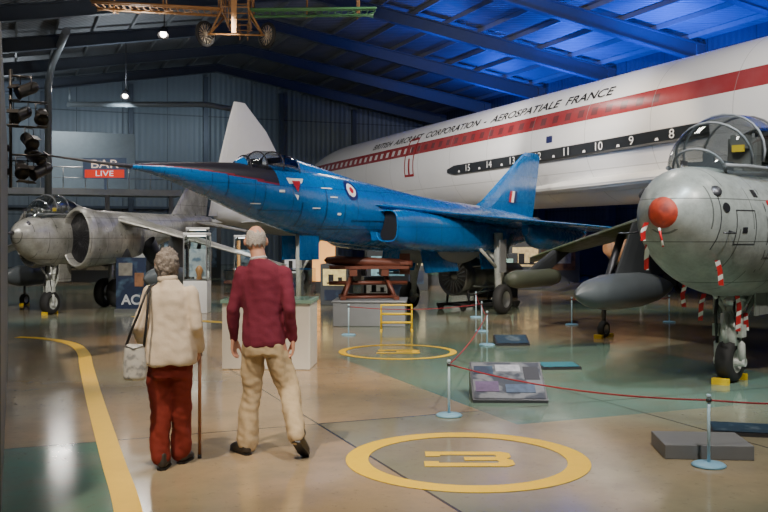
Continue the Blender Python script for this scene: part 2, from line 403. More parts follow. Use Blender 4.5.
ln = g.math('MAXIMUM', g.math('LESS_THAN', g.math('PINGPONG', x, 1.3), .012), g.math('LESS_THAN', g.math('ABSOLUTE', g.math('SUBTRACT', z, 3.35)), .012))
c = g.mix(g.math('MULTIPLY', ln, .45), c, (.25, .25, .25)); c = g.mix(g.math('MULTIPLY', g.noise(P, 1.3, 5), .18), c, (.45, .48, .52))
g.nt.links.new(c, b.inputs['Base Color'])
HC.build(MB(), 64, 5).obj('fuselage', M_lin, lin)
vs, fs = text2('BRITISH  AIRCRAFT  CORPORATION  -  AEROSPATIALE  FRANCE', .32, 1., 'LEFT', .004)
W = max(a for a, c in vs); vs = [(15.7+a*16.3/W, 5.17+c) for a, c in vs]
decal(HC, 'lettering', vs, fs, mat('ink_black', (.004, .004, .005), .8), lin, off=.014, label='black fuselage lettering')
mb = MB(); rows = []
def stro(xx): return .03+.10*min(1, max(0, (xx-23.2)/11.5))
def strz(xx): return 3.83+.08*((xx-23.2)/12.)**1.6
KK = 26
for k in range(KK):
    xx = 23.2+k*.5; o = stro(xx); zc_ = strz(xx); base = HC.side(xx, zc_, -1, 0)[1]; h_ = .15
    if k == 0: h_ = .06
    if k == KK-1: o *= .1
    rows.append([(xx, base+.1, zc_+h_*1.25), (xx, base-o*.4, zc_+h_*1.15), (xx, base-o, zc_+h_), (xx, base-o, zc_-h_*.75), (xx, base-o*.6, zc_-h_*.95), (xx, base+.1, zc_-h_*1.15)])
n = 6; vs = [p for r in rows for p in r]
mb.add(vs, [(i*n+j, i*n+j+1, (i+1)*n+j+1, (i+1)*n+j) for i in range(KK-1) for j in range(n-1)]+[tuple(range(n)), tuple(range((KK-1)*n, KK*n))])
mb.obj('wing_strake', mat('strake_dark', (.015, .018, .022), .3), lin, label='dark leading edge strip with white station numbers')
for i, t in enumerate(['15', '14', '13', '12', '11', '10', '9', '8']):
    xx = 24.6+i*1.43; o = stro(xx+.6); zc_ = strz(xx); base = min(HC.side(xx, zc_, -1, 0)[1], HC.side(xx, strz(xx+.6), -1, 0)[1])-o-.03
    v2, f2 = text2(t, .29, 1.35); q = MB(); q.add([(xx+a, base, zc_-.085+c) for a, c in v2], f2)
    q.obj('station_number', M_rwhite, lin, norm=False)
    q = MB(); q.add([(xx-.42+a, base+.01, zc_-.09+c) for a, c in ((-.07, 0), (.07, 0), (.04, .06), (-.04, .06))], [(0, 1, 2, 3)]); q.obj('station_mark', M_rwhite, lin, norm=False)
mb = MB()
for a0, a1, c0, c1 in ((19.6, 19.68, 3.88, 5.24), (20.36, 20.44, 3.88, 5.24), (19.6, 20.44, 5.18, 5.26), (19.6, 20.44, 3.84, 3.92), (19.95, 20.1, 3.92, 4.5)):
    v2, f2 = patch(HC, a0, a1, c0, c1, 2, 8); mb.add([HC.side(a, c_, -1, .012) for a, c_ in v2], f2)
mb.obj('cabin_door', mat('door_red', (.30, .01, .015), .4), lin, norm=False, label='red outlined cabin door')
v2, f2 = patch(HC, 29.4, 29.7, 4.2, 4.38); decal(HC, 'flag_marking', v2, f2, M_rblue, lin, off=.01)
mb = MB(); mb.wing([(1.0, 25, 44, 3.3, .5), (3.0, 33, 44, 3.3, .35), (6.5, 40, 44, 3.3, .2)]); mb.obj('wing', M_white, lin)
mb = MB(); mb.wing([(-1.0, 27, 44, 3.0, .4), (-2.0, 37, 44, 3.0, .3)]); mb.obj('wing', M_white, lin)
mb = MB(); mb.tube([(15, 0, 2.7), (15, 0, .45)], .13); mb.tube([(15, -.4, .45), (15, .4, .45)], .07); mb.tube([(17.5, 0, 2.6), (15, 0, 1.2)], .06)
mb.obj('landing_gear_strut', M_metal, lin)
for yy in (-.32, .32): wheel('wheel', (15, yy, .45), .45, .26, lin)
for yy in (-2., 2.):
    MB().tube([(41, yy, 3.3), (41, yy, .5)], .17).tube([(40, yy, .5), (42, yy, .5)], .1).obj('landing_gear_strut', M_metal, lin)
    for xx in (40.3, 41.7): wheel('wheel', (xx, yy-.3, .5), .5, .3, lin); wheel('wheel', (xx, yy+.3, .5), .5, .3, lin)

# ================================================================= blue research jet
bj = thing('jet_aircraft', 'glossy blue delta wing research jet with long probe nose', 'airplane', S(-3.6, 13.), sang(.57, .82))
HB = Hull([(0, 2.70, 2.64, .025), (.4, 2.745, 2.585, .075), (.9, 2.785, 2.47, .145), (1.7, 2.84, 2.22, .265), (2.6, 2.87, 1.95, .37), (3.7, 2.86, 1.70, .45), (5.2, 2.74, 1.51, .52), (7.6, 2.50, 1.38, .57), (10, 2.38, 1.45, .50), (12, 2.24, 1.6, .36), (13, 2.14, 1.68, .28)])
def bfn(x, a):
    s = math.sin(a)
    if x < 2.75:
        if s > .64-.12*x: return 1
        if s > .56-.12*x and x > .2: return 2
    return 0
HB.build(MB(), 96, 6, bfn).obj('fuselage', [M_blue, M_antig, mat('maroon_stripe', (.20, .006, .02), .4)], bj)
MB().tube([(.15, 0, 2.668), (-.5, 0, 2.69), (-1.5, 0, 2.74)], [.034, .022, .008]).obj('nose_probe', mat('probe_metal', (.12, .12, .14), .4, .5), bj)
mb = MB()
HK = Hull([(2.1, 2.88, 2.70, .05), (2.35, 3.00, 2.6, .18), (2.7, 3.09, 2.6, .25), (3.1, 3.09, 2.6, .27), (3.7, 2.99, 2.5, .24), (5.2, 2.76, 2.45, .1)])
HK.build(mb, 28, 6, lambda x, a: 0 if (2.25 < x < 3.4) else 1); mb.obj('canopy', [M_glass, M_blue], bj)
mb = MB()
for xx in (2.32, 2.62, 3.0, 3.42):
    zt, zb, hw = HK.at(xx); zc, rz = (zt+zb)/2, (zt-zb)/2
    mb.tube([(xx, 1.01*hw*math.cos(a*math.pi/12), zc+1.01*rz*math.sin(a*math.pi/12)) for a in range(-1, 14)], .012, 6)
mb.obj('canopy_frame', M_antig, bj)
MB().box((3.1, 0, 2.85), (.12, .3, .3)).box((2.9, 0, 2.72), (.5, .3, .12)).box((2.6, 0, 2.9), (.1, .22, .1)).obj('pilot_seat', M_black, bj)
for rr, m, of in ((.18, M_rblue, .006), (.12, M_rwhite, .011), (.055, M_red, .016)):
    v2, f2 = disc2(4.65, 2.50, rr); decal(HB, 'roundel', v2, f2, m, bj, off=of)
decal(HB, 'warning_triangle', [(2.96, 2.64), (3.38, 2.64), (3.17, 2.28)], [(0, 1, 2)], M_rwhite, bj, off=.020)
decal(HB, 'warning_triangle', [(3.06, 2.595), (3.28, 2.595), (3.17, 2.40)], [(0, 1, 2)], M_red, bj, off=.028)
for a0, a1, c0, c1 in ((2.75, 2.88, 2.40, 2.44), (3.8, 4.1, 2.5, 2.52), (6.4, 6.9, 2.2, 2.23), (3.55, 3.75, 2.15, 2.17), (4.2, 4.3, 2.05, 2.09), (2.2, 2.4, 2.2, 2.215), (4.0, 4.2, 2.35, 2.37)):
    v2, f2 = patch(HB, a0, a1, c0, c1, 2, 2); decal(HB, 'stencil_marking', v2, f2, M_rwhite, bj, off=.008)
for a0, a1, c0, c1 in ((4.6, 5.6, 1.95, 1.965), (3.3, 3.315, 1.85, 2.25), (5.55, 5.565, 1.7, 2.2), (1.7, 1.715, 2.3, 2.62), (3.9, 3.915, 1.75, 2.5), (3.3, 5.5, 1.80, 1.81), (2.4, 3.3, 2.1, 2.11), (4.4, 4.41, 1.6, 2.25), (2.45, 2.46, 2.05, 2.5)):
    v2, f2 = patch(HB, a0, a1, c0, c1, 4, 8); decal(HB, 'panel_seam', v2, f2, mat('seam_blue', (.002, .03, .10), .5), bj, off=.006)
wz = lambda x: 2.24-.07*(x-5.5)
for sg in (-1, 1):
    ws = [(.3, 4.9, 12.3), (.55, 5.35, 12.3), (.8, 6.2, 12.3), (1.1, 7.1, 12.25), (1.5, 8.0, 12.2), (2.0, 9.0, 12.1), (2.5, 9.9, 12.0), (2.9, 10.8, 11.95), (3.05, 11.5, 11.9)]
    mb = MB(); mb.wing([(sg*s_, a, e, 0, .20*(1-s_/4)) for s_, a, e in ws])
    mb.v = [(p[0], p[1], p[2]+wz(p[0])) for p in mb.v]
    mb.obj('wing', M_blue, bj)
    HN = Hull([(5.45, 2.16, 1.58, .24), (5.8, 2.18, 1.46, .31), (7.2, 2.1, 1.36, .37), (9.3, 1.95, 1.35, .31), (11.2, 1.85, 1.55, .12)])
    HN.build(MB(), 36, 5, None, sg*.66, .6, False).obj('intake', M_blue, bj)
    mb = MB(); n = 32; sp = lambda v: math.copysign(abs(v)**.6, v)
    ring = [(.66*sg+.238*sp(math.cos(2*math.pi*j/n)), 1.87+.288*sp(math.sin(2*math.pi*j/n))) for j in range(n)]
    mb.add([(5.56, a, c) for a, c in ring], [tuple(range(n))]); mb.obj('intake_opening', M_black, bj, norm=False)
    MB().tube([(5.45, a, c) for a, c in ring+ring[:1]], .014, 6).obj('intake_lip', M_blue, bj)
    MB().wing([(1.6, 5.3, 6.6, sg*.42, .03), (2.15, 5.15, 6.6, sg*.42, .03)], True).obj('splitter_plate', M_blue, bj)
    HP = Hull([(9.3, 1.95, 1.70, .08), (9.8, 2.0, 1.42, .27), (10.9, 1.95, 1.36, .30), (12.0, 1.85, 1.50, .2), (12.6, 1.8, 1.7, .05)])
    HP.build(MB(), 20, 4, None, sg*1.6).obj('underwing_fairing', M_blue, bj)
    MB().box((7.6, sg*.5, 1.18), (1.3, .03, .5), 0, 0, sg*.25).obj('gear_door', M_blue, bj)
    MB().box((9.5, sg*.62, 1.2), (.8, .03, .5), 0, 0, sg*.15).obj('gear_door', M_blue, bj)
    HF = Hull([(7.4, 1.75, 1.5, .05), (7.7, 1.85, 1.2, .2), (8.4, 1.9, 1.08, .27), (9.2, 1.85, 1.22, .2), (9.6, 1.8, 1.5, .05)])
    HF.build(MB(), 20, 3, None, sg*.45).obj('belly_fairing', M_grey, bj)
mb = MB(); mb.wing([(2.15, 9.4, 13.0, 0, .16), (2.5, 10.3, 13.1, 0, .14), (3.2, 11.5, 13.3, 0, .1), (3.7, 12.35, 13.42, 0, .07), (3.8, 12.6, 13.3, 0, .04)], True); mb.obj('tail_fin', M_blue, bj)
for i, m in enumerate((M_red, M_rwhite, M_rblue)):
    mb = MB(); x0 = 11.5+i*.13
    mb.add([(x0, -.088, 2.5), (x0+.13, -.088, 2.5), (x0+.23, -.08, 2.78), (x0+.1, -.08, 2.78)], [(0, 1, 2, 3)]); mb.obj('fin_flash', m, bj, norm=False)
mb = MB(); mb.rev([(.2, 0), (.25, .25), (.22, .3), (.18, .1)], (12.9, 0, 1.91), (1, 0, 0)); mb.obj('jet_pipe', M_dmetal, bj)
for sg in (-1, 1):
    mb = MB(); y0 = sg*1.09
    mb.tube([(9.05, y0, 1.75), (9.05, y0, .34)], [.10, .075]); mb.tube([(9.9, y0*.9, 1.7), (9.05, y0, .8)], .04); mb.tube([(9.05, y0*.45, 1.7), (9.05, y0, 1.1)], .04); mb.tube([(8.3, y0*.8, 1.6), (9.05, y0, .95)], .035); mb.tube([(9.05, y0*.5, 1.4), (9.5, y0, 1.2)], .03)
    mb.tube([(9.05, y0-.14, .32), (9.05, y0+.14, .32)], .04); mb.tube([(9.1, y0, 1.3), (9.3, y0, 1.0), (9.1, y0, .5)], .025, 6)
    mb.obj('landing_gear_strut', M_pale, bj); wheel('wheel', (9.05, y0-sg*-.1, .32), .32, .19, bj)
    MB().box((8.95, y0+sg*.16, 1.25), (.28, .03, .7)).obj('gear_door', M_grey, bj)
mb = MB(); mb.tube([(3.7, 0, 1.8), (3.7, 0, .3)], [.06, .04]); mb.tube([(4.4, 0, 1.75), (3.7, 0, 1.0)], .025); mb.tube([(3.7, -.16, .24), (3.7, .16, .24)], .03)
mb.obj('landing_gear_strut', M_pale, bj)
for yy in (-.11, .11): wheel('wheel', (3.7, yy, .24), .24, .12, bj)
for yy in (-.2, .2): MB().box((3.75, yy, 1.48), (.5, .025, .42)).obj('gear_door', M_blue, bj)

# ================================================================= jump jets
def jumpjet(label, loc, rz, paint, sc=(1, 1, 1), cap=True):
    t = thing('jump_jet', label, 'airplane', loc, rz); sx, sy, sz = sc
    def T(mb): mb.v = [(p[0]*sx, p[1]*sy, p[2]*sz) for p in mb.v]; return mb
    if cap:
        H = Hull([(.0, 2.0, 1.86, .05), (.08, 2.13, 1.73, .20), (.22, 2.28, 1.56, .35), (.45, 2.40, 1.36, .48), (.9, 2.44, 1.15, .60), (1.5, 2.45, 1.01, .67), (2.3, 2.47, .97, .71), (3.0, 2.52, .97, .73), (4.5, 2.6, 1.1, .75), (7, 2.55, 1.35, .65), (9.5, 2.5, 1.75, .4), (12, 2.5, 2.05, .2), (13, 2.45, 2.2, .1)])
    else:
        H = Hull([(.0, 2.0, 1.86, .05), (.12, 2.10, 1.72, .2), (.4, 2.22, 1.50, .38), (.9, 2.32, 1.28, .50), (1.5, 2.40, 1.18, .56), (2.3, 2.46, 1.12, .56), (3.0, 2.5, 1.1, .60), (4.5, 2.52, 1.15, .66), (7, 2.5, 1.4, .55), (9.5, 2.5, 1.75, .4), (12, 2.5, 2.05, .2), (13, 2.45, 2.2, .1)])
    T(H.build(MB(), 48, 6, lambda x, a: 1 if (.95 < x < 2.7 and math.sin(a) > .88) else 0)).obj('fuselage', [paint, mat('cockpit_grey', (.06, .065, .07), .6)], t)
    if cap:
        T(MB().rev([(.001, .085), (.09, .072), (.15, .02), (.185, -.06), (.195, -.14), (.175, -.2)], (.05, 0, 1.93), (-1, 0, 0), 28)).obj('nose_cap', blotch('red_nose_cover', (.42, .04, .013), (.16, .016, .010), 8, .50, .6, 5, .9, pl=0), t, label='red fabric nose cover')
        T(MB().rev([(.275, 0), (.30, .012), (.295, .03), (.27, .02)], (.17, 0, 1.92), (1, 0, 0), 28)).obj('nose_seam', M_dmetal, t)
        T(MB().tube([(-.03, .0, 1.77), (.02, -.02, 1.58)], .012, 6)).obj('warning_ribbon', M_rwstripe, t)
        for a0, a1, c0, c1, m in ((.62, .95, 1.95, 1.96, M_dmetal), (.62, .63, 1.6, 1.96, M_dmetal), (.95, .96, 1.6, 1.96, M_dmetal), (.62, .96, 1.6, 1.61, M_dmetal), (1.2, 1.215, 1.3, 2.35, M_dmetal), (1.3, 1.42, 2.0, 2.07, M_red), (1.32, 1.45, 1.7, 1.73, M_black), (.72, .8, 1.72, 1.78, M_black), (1.75, 2.1, 1.6, 1.61, M_dmetal), (1.7, 1.8, 2.1, 2.18, M_yellow), (1.22, 2.2, 1.45, 1.46, M_dmetal), (1.6, 1.61, 1.2, 2.3, M_dmetal), (.4, .41, 1.55, 2.2, M_dmetal), (1.05, 1.15, 2.1, 2.18, M_black)):
            for sg in (-1, 1):
                v2, f2 = patch(H, a0, a1, c0, c1, 3, 6); decal(H, 'panel_marking', v2, f2, m, t, sg=sg, off=.004)
        for sg in (-1, 1):
            v2, f2 = disc2(.48, 1.98, .05); decal(H, 'camera_port', v2, f2, M_black, t, sg=sg, off=.008)
            T(MB().tube([(.55, sg*.44, 1.75), (.5, sg*.56, 1.72), (.2, sg*.57, 1.72)], [.014, .012, .008], 6)).obj('pitot_probe', M_dmetal, t)
            v2, f2 = disc2(2.0, 1.75, .24); decal(H, 'roundel', v2, f2, M_rblue, t, sg=sg, off=.006); v2, f2 = disc2(2.0, 1.75, .1); decal(H, 'roundel', v2, f2, M_red, t, sg=sg, off=.012)
    else:
        T(MB().tube([(.05, 0, 1.93), (-.35, 0, 1.93)], [.05, .015])).obj('nose_probe', M_dmetal, t)
    if cap:
        kw = 1.2; K = Hull([(.60, 2.40, 2.2, .1*kw), (.88, 2.70, 2.2, .28*kw), (1.22, 2.96, 2.2, .36*kw), (1.75, 3.09, 2.2, .39*kw), (2.4, 3.09, 2.2, .39*kw), (3.1, 2.96, 2.2, .33*kw), (4.0, 2.66, 2.2, .15)])
    else:
        kw = 1.05; K = Hull([(.75, 2.34, 2.2, .1*kw), (.98, 2.58, 2.2, .28*kw), (1.25, 2.74, 2.2, .36*kw), (1.7, 2.85, 2.2, .39*kw), (2.2, 2.84, 2.2, .39*kw), (2.9, 2.70, 2.2, .33*kw), (4.0, 2.52, 2.2, .15)])
    T(K.build(MB(), 40, 8, lambda x, a: 0 if x < 2.85 else 1)).obj('canopy', [M_glass, paint], t)
    mb = MB(); tr_ = .015 if cap else .012
    for xx in (.8, 1.18, 1.6, 2.2, 2.85):
        zt, zb, hw = K.at(xx); zc, rz_ = (zt+zb)/2, (zt-zb)/2
        mb.tube([(xx+(.14 if xx < 1.3 else 0)*(1-math.sin(a*math.pi/12)), 1.015*hw*math.cos(a*math.pi/12), zc+1.015*rz_*math.sin(a*math.pi/12)) for a in range(-1, 14)], tr_, 6)
    for sg in (-1, 1): mb.tube([(xx, sg*K.at(xx)[2]*1.0, 2.44 if cap else 2.38) for xx in (.85, 1.2, 1.7, 2.2, 2.85)], tr_*1.6, 6)
    T(mb).obj('canopy_frame', M_grey, t)
    dz = 0 if cap else -.22
    seatm = mat('seat_grey', (.13, .13, .12), .6)
    T(MB().box((2.25, 0, 2.5+dz), (.16, .34, .7)).box((2.15, 0, 2.80+dz), (.16, .2, .16)).box((2.0, 0, 2.42+dz), (.5, .34, .15)).tube([(2.22, -.1, 2.4+dz), (2.2, -.12, 2.9+dz)], .02, 6).tube([(2.22, .1, 2.4+dz), (2.2, .12, 2.9+dz)], .02, 6)).obj('ejection_seat', seatm, t)
    T(MB().box((2.05, 0, 2.72+dz), (.03, .14, .08))).obj('seat_handle', mat('handle_yellow', (.6, .42, .02), .5), t)
    T(MB().box((1.25, 0, 2.43+dz), (.3, .4, .16)).box((1.2, 0, 2.55+dz), (.05, .12, .12))).obj('instrument_panel', mat('cockpit_grey', (.06, .065, .07), .6), t)
    T(MB().tube([(.5, 0, 2.3), (.5, 0, 2.46)], .01, 6).box((.56, 0, 2.46), (.16, .01, .05))).obj('yaw_vane', M_dmetal, t)
    for sg in (-1, 1):
        T(MB().rev([(.001, .02), (.05, .02), (.065, 0)], H.side(.42, 2.15, sg, 0), (-.6, sg*.6, .5), 16)).obj('nose_lamp', M_dmetal, t)
    iy, ihw, irz, ix = (.72, .38, .6, 2.75) if cap else (.86, .54, .70, 2.0)
    for sg in (-1, 1):
        I = Hull([(ix, 1.82+irz, 1.82-irz, ihw), (ix+.15, 1.84+irz*1.04, 1.82-irz*1.05, ihw*1.06), (ix+.9, 2.5, 1.12, ihw*1.04), (4.2, 2.45, 1.18, ihw*.8), (5.8, 2.35, 1.35, .2)])
        T(I.build(MB(), 36, 4, None, sg*iy, 1., False)).obj('intake', paint, t)
        vs = []; n = 36; mb = MB()
        for k, (ff, dx) in enumerate(((1.0, 0), (.985, -.06), (.94, -.07), (.90, .0), (.86, .25))):
            for j in range(n): a = 2*math.pi*j/n; vs.append((ix+dx, sg*iy+ihw*ff*math.cos(a), 1.82+irz*ff*math.sin(a)))
        mb.add(vs, [(i*n+j, i*n+(j+1) % n, (i+1)*n+(j+1) % n, (i+1)*n+j) for i in range(4) for j in range(n)], 0, True)
        T(mb).obj('intake_lip', paint, t)
        mb = MB(); mb.add([(ix+.24, sg*iy+ihw*.87*math.cos(2*math.pi*j/n), 1.82+irz*.87*math.sin(2*math.pi*j/n)) for j in range(n)], [tuple(range(n))])
        T(mb).obj('intake_opening', M_black, t, norm=False)
        mb = MB()
        for j in range(20): a = 2*math.pi*j/20; mb.tube([(ix+.235, sg*iy+.06*math.cos(a), 1.82+.08*math.sin(a)), (ix+.234, sg*iy+ihw*.7*math.cos(a+.2), 1.82+irz*.7*math.sin(a+.2))], .004, 4)
        T(mb).obj('compressor_fan', M_dmetal, t)
        mb = MB(); mb.wing([(sg*.5, 4.0, 7.4, 2.46, .3), (sg*2.0, 4.7, 7.2, 2.12, .22), (sg*4, 5.5, 7.1, 1.64, .16), (sg*5.6, 6.2, 7.1, 1.26, .1), (sg*5.8, 6.5, 7.0, 1.2, .06)] if cap else
                          [(sg*.5, 3.6, 5.8, 2.40, .22), (sg*2.0, 4.2, 5.9, 2.08, .16), (sg*4, 5.0, 6.1, 1.62, .11), (sg*6.2, 5.9, 6.5, 1.12, .06)])
        T(mb).obj('wing', M_camo if cap else paint, t)
        for xx in (4.3, 6.4):
            T(MB().rev([(.3, -.2), (.27, .2), (.24, .42), (.2, .40), (.2, .1), (.001, .1)], (xx, sg*.95, 1.5), (.55, sg*.3, -.75), 20)).obj('engine_nozzle', M_dmetal, t)
        yy = sg*2.7; cz = .83; x0 = 3.1
        T(MB().rev([(.001, 0), (.1, .12), (.2, .4), (.27, .85), (.28, 1.3), (.28, 1.9), (.22, 2.5), (.1, 3.0), (.001, 3.25)], (x0-.15, yy, cz), (1, 0, 0), 28)).obj('drop_tank', mat('tank_grey', (.09, .105, .115), .33), t)
        T(MB().wing([(cz+.22, 4.1, 5.9, yy, .09), (1.9, 4.7, 6.2, yy, .09)], True)).obj('pylon', M_dgrey, t)
        T(MB().wing([(cz, 5.6, 6.3, yy, .02), (cz+.35, 5.95, 6.35, yy, .02)], True)).obj('tank_fin', M_dgrey, t)
        if cap:
            yy = sg*4.85
            T(MB().rev([(.001, -.02), (.1, .0), (.14, .12), (.16, .25), (.16, 1.3), (.13, 1.5), (.001, 1.52)], (4.4, yy, .93), (1, 0, 0), 24)).obj('rocket_pod', mat('olive_pod', (.085, .095, .065), .5), t)
            T(MB().wing([(1.05, 4.9, 5.7, yy, .07), (1.42, 5.8, 6.5, yy, .07)], True)).obj('pylon', M_dgrey, t)
        yy = sg*3.34; xo = 4.95
        T(MB().tube([(5.6, yy, 1.75), (xo+.15, yy, 1.0), (xo, yy, .45), (xo, yy, .16)], [.07, .06, .04, .03])).obj('outrigger_strut', M_dmetal, t)
        wheel('wheel', (xo*sx, yy*sy, .14), .14, .1, t)
        for dx in (-.17, .17): T(MB().box((xo+dx, yy, .03), (.07, .14, .06))).obj('wheel_chock', M_yellow, t)
    T(MB().wing([(2.5, 9.6, 12.6, 0, .2), (3.9, 11.6, 13.0, 0, .08)], True)).obj('tail_fin', paint, t)
    for sg in (-1, 1): T(MB().wing([(sg*.1, 11, 12.8, 2.3, .12), (sg*1.9, 12.3, 13.2, 2.0, .05)])).obj('tailplane', paint, t)
    mb = MB(); mb.tube([(1.95, 0, 1.2), (1.82, 0, .5)], [.11, .095], 14); mb.tube([(1.86, 0, .78), (1.80, -.0, .42)], .125, 14); mb.tube([(1.9, 0, .98), (1.89, 0, .94)], .14, 14)
    for sg in (-1, 1): mb.tube([(1.82, sg*.04, .52), (1.78, sg*.14, .44), (1.8, sg*.14, .24)], .045); mb.tube([(1.95, sg*.12, 1.15), (1.86, sg*.08, .75)], .03); mb.tube([(1.6, sg*.18, 1.12), (1.84, sg*.05, .8)], .026); mb.box((1.78, sg*.14, .6), (.12, .07, .14)); mb.tube([(2.3, sg*.16, 1.1), (1.9, sg*.08, .62)], .025)
    mb.tube([(1.8, -.18, .24), (1.8, .18, .24)], .05); mb.tube([(2.7, 0, 1.15), (1.88, 0, .7)], .04); mb.tube([(1.7, 0, .8), (1.62, 0, .6), (1.7, 0, .45)], .035)
    T(mb).obj('landing_gear_strut', M_pale, t)
    T(MB().rev([(.001, .03), (.055, .03), (.07, 0), (.06, -.06), (.001, -.08)], (1.7, -.05, .95), (-1, 0, 0), 16)).obj('landing_lamp', M_metal, t)
    T(MB().tube([(1.75, .1, 1.2), (1.68, .12, .8), (1.75, .13, .45)], .02, 6).tube([(1.75, -.1, 1.2), (1.66, -.1, .85), (1.75, -.12, .5)], .015, 6)).obj('hydraulic_hose', M_black, t)
    wheel('wheel', (1.8*sx, 0, .25), .25, .18, t, hub=M_pale)
    for sg in (-1, 1): T(MB().box((2.25, sg*.24, .98), (.65, .025, .42))).obj('gear_door', paint, t)
    T(MB().tube([(5.3, 0, 1.2), (5.3, 0, .35)], .09).tube([(5.3, -.3, .35), (5.3, .3, .35)], .05)).obj('landing_gear_strut', M_metal, t)
    for yy in (-.25, .25): wheel('wheel', (5.3*sx, yy*sy, .34), .34, .2, t)
    for dx in (1.53, 2.07): T(MB().box((dx, 0, .035), (.08, .18, .07))).obj('wheel_chock', M_yellow, t)
    if cap:
        for p in ([(.33, .30, 1.60), (.46, .38, 1.46), (.50, .40, 1.32)], [(.5, -.38, 1.44), (.52, -.40, 1.33), (.55, -.40, 1.18)], [(1.5, .40, 1.16), (1.5, .44, 1.0), (1.5, .42, .86)],
                  [(1.45, .16, 1.03), (1.42, .18, .92), (1.44, .2, .72)], [(1.5, -.2, 1.02), (1.5, -.22, .9), (1.52, -.2, .62)], [(1.9, -.14, .8), (1.88, -.16, .6)], [(.06, .18, 1.83), (.05, .215, 1.74), (.05, .215, 1.64)]):
            mb = MB(); w = .026; vs = []
            for q in p: vs += [(q[0], q[1]-w, q[2]), (q[0], q[1]+w, q[2])]
            k = len(p); mb.add(vs+[(a+.008, b_, c_) for a, b_, c_ in vs], [(2*i, 2*i+1, 2*i+3, 2*i+2) for i in range(k-1)]+[(2*i+2*k, 2*i+2+2*k, 2*i+3+2*k, 2*i+1+2*k) for i in range(k-1)]+[(0, 2*k, 2*k+1, 1)])
            T(mb).obj('warning_ribbon', M_rwstripe, t, norm=False)
        for sg in (-1, 1): T(MB().rev([(.001, 0), (.1, .2), (.16, .5), (.17, 2.4), (.001, 2.6)], (2.4, sg*.42, .96), (1, 0, 0), 20)).obj('gun_pod', paint, t)
    return t
jumpjet('pale grey jump jet with red nose cover and bubble canopy', S(2.80, 9.32), sang(.67, .742), M_jet)
jumpjet('silver grey jump jet parked beside the walkway partition', S(-7.5, 18.6), sang(.30, .954), M_jet2, (.64, .68, .9), False)

# ================================================================= white slender jet behind
wj = thing('research_aircraft', 'white slender delta research aircraft with tall swept fin', 'airplane', S(-4.9, 30.), sang(.6, .8))
MB().wing([(2.3, -1.1, 3.8, 0, .25), (3.9, -.7, 2.5, 0, .2), (5.2, -.3, 1.5, 0, .14), (6.05, .0, .5, 0, .08)], True).obj('tail_fin', M_white, wj)
Hull([(-.8, 2.5, 2.2, .1), (0, 2.7, 2.0, .4), (2, 2.8, 1.7, .5), (5, 2.6, 1.6, .45), (8, 2.3, 1.8, .3), (9.5, 2.1, 2.0, .05)]).build(MB(), 24, 4).obj('fuselage', M_white, wj)
for sg in (-1, 1):
    MB().wing([(sg*.2, 0, 8, 2.1, .25), (sg*2.5, 0, 4.2, 2.15, .2), (sg*4.5, 0, 1.3, 2.2, .1)]).obj('wing', M_white, wj)
    MB().tube([(2, sg*1.1, 2.1), (2, sg*1.1, .3)], .06).obj('landing_gear_strut', M_metal, wj); wheel('wheel', (2, sg*1.1, .3), .3, .16, wj)
MB().tube([(7, 0, 2), (7, 0, .25)], .05).obj('landing_gear_strut', M_metal, wj); wheel('wheel', (7, 0, .25), .25, .14, wj)
cj = thing('camouflaged_aircraft', 'brown and green camouflaged aircraft behind the drop tanks', 'airplane', S(6.0, 25.0), sang(.93, .37))
Hull([(0, 1.5, 1.2, .1), (.5, 1.8, .85, .5), (1.4, 2.05, .65, .7), (3.2, 2.15, .65, .75), (5.5, 1.95, 1.0, .4), (6.6, 1.8, 1.4, .15)]).build(MB(), 28, 4).obj('fuselage', M_bcamo, cj)
Hull([(1.0, 1.95, 1.8, .1), (1.3, 2.25, 1.8, .28), (1.9, 2.38, 1.8, .32), (2.6, 2.2, 1.8, .2)]).build(MB(), 20, 4).obj('canopy', M_glass, cj)
MB().wing([(1.7, 4.9, 6.6, 0, .2), (3.0, 5.9, 6.8, 0, .08)], True).obj('tail_fin', M_bcamo, cj)
for sg in (-1, 1): MB().wing([(sg*.5, 2.6, 4.6, 1.5, .25), (sg*2.2, 3.4, 4.6, 1.6, .1)]).obj('wing', M_bcamo, cj); MB().tube([(3.2, sg*.8, 1.4), (3.2, sg*.8, .25)], .05).obj('landing_gear_strut', M_metal, cj); wheel('wheel', (3.2, sg*.8, .26), .26, .15, cj)
MB().tube([(1.2, 0, .8), (1.2, 0, .2)], .05).obj('landing_gear_strut', M_metal, cj); wheel('wheel', (1.2, 0, .2), .2, .12, cj)

# ================================================================= hanging biplane frame
bp = thing('biplane', 'uncovered wooden biplane frame hung beneath the roof', 'airplane', S(-4., 25., 7.10), -A+.10)
def frame_wing(z, hs, nm, m):
    for sg in (-1, 1):
        mb = MB()
        for yy in (-.45, .25): mb.tube([(sg*.35, yy, z), (sg*hs, yy, z+.12)], .04, 6)
        mb.tube([(sg*.35, -.6, z), (sg*hs, -.6, z+.12)], .03, 6); mb.tube([(sg*.35, .65, z+.10), (sg*(hs-.2), .65, z+.22)], .014, 6)
        k = int(hs/.19)
        for i in range(k+1):
            xx = sg*(.35+(hs-.35)*i/k); zz = z+.12*i/k; mb.tube([(xx, -.6, zz), (xx, -.3, zz+.07), (xx, .2, zz+.08), (xx, .65, zz+.10)], .02, 5)
        for i in range(6): a0 = sg*(.35+(hs-.35)*i/6); a1 = sg*(.35+(hs-.35)*(i+1)/6); mb.tube([(a0, -.45, z), (a1, .25, z+.05)], .008, 4); mb.tube([(a0, .25, z), (a1, -.45, z+.05)], .008, 4)
        mb.obj(nm, m[0 if sg < 0 else 1], bp)
frame_wing(.60, 3.75, 'lower_wing', (M_wood, M_gwood)); frame_wing(2.1, 3.9, 'upper_wing', (M_wood, M_wood))
mb = MB()
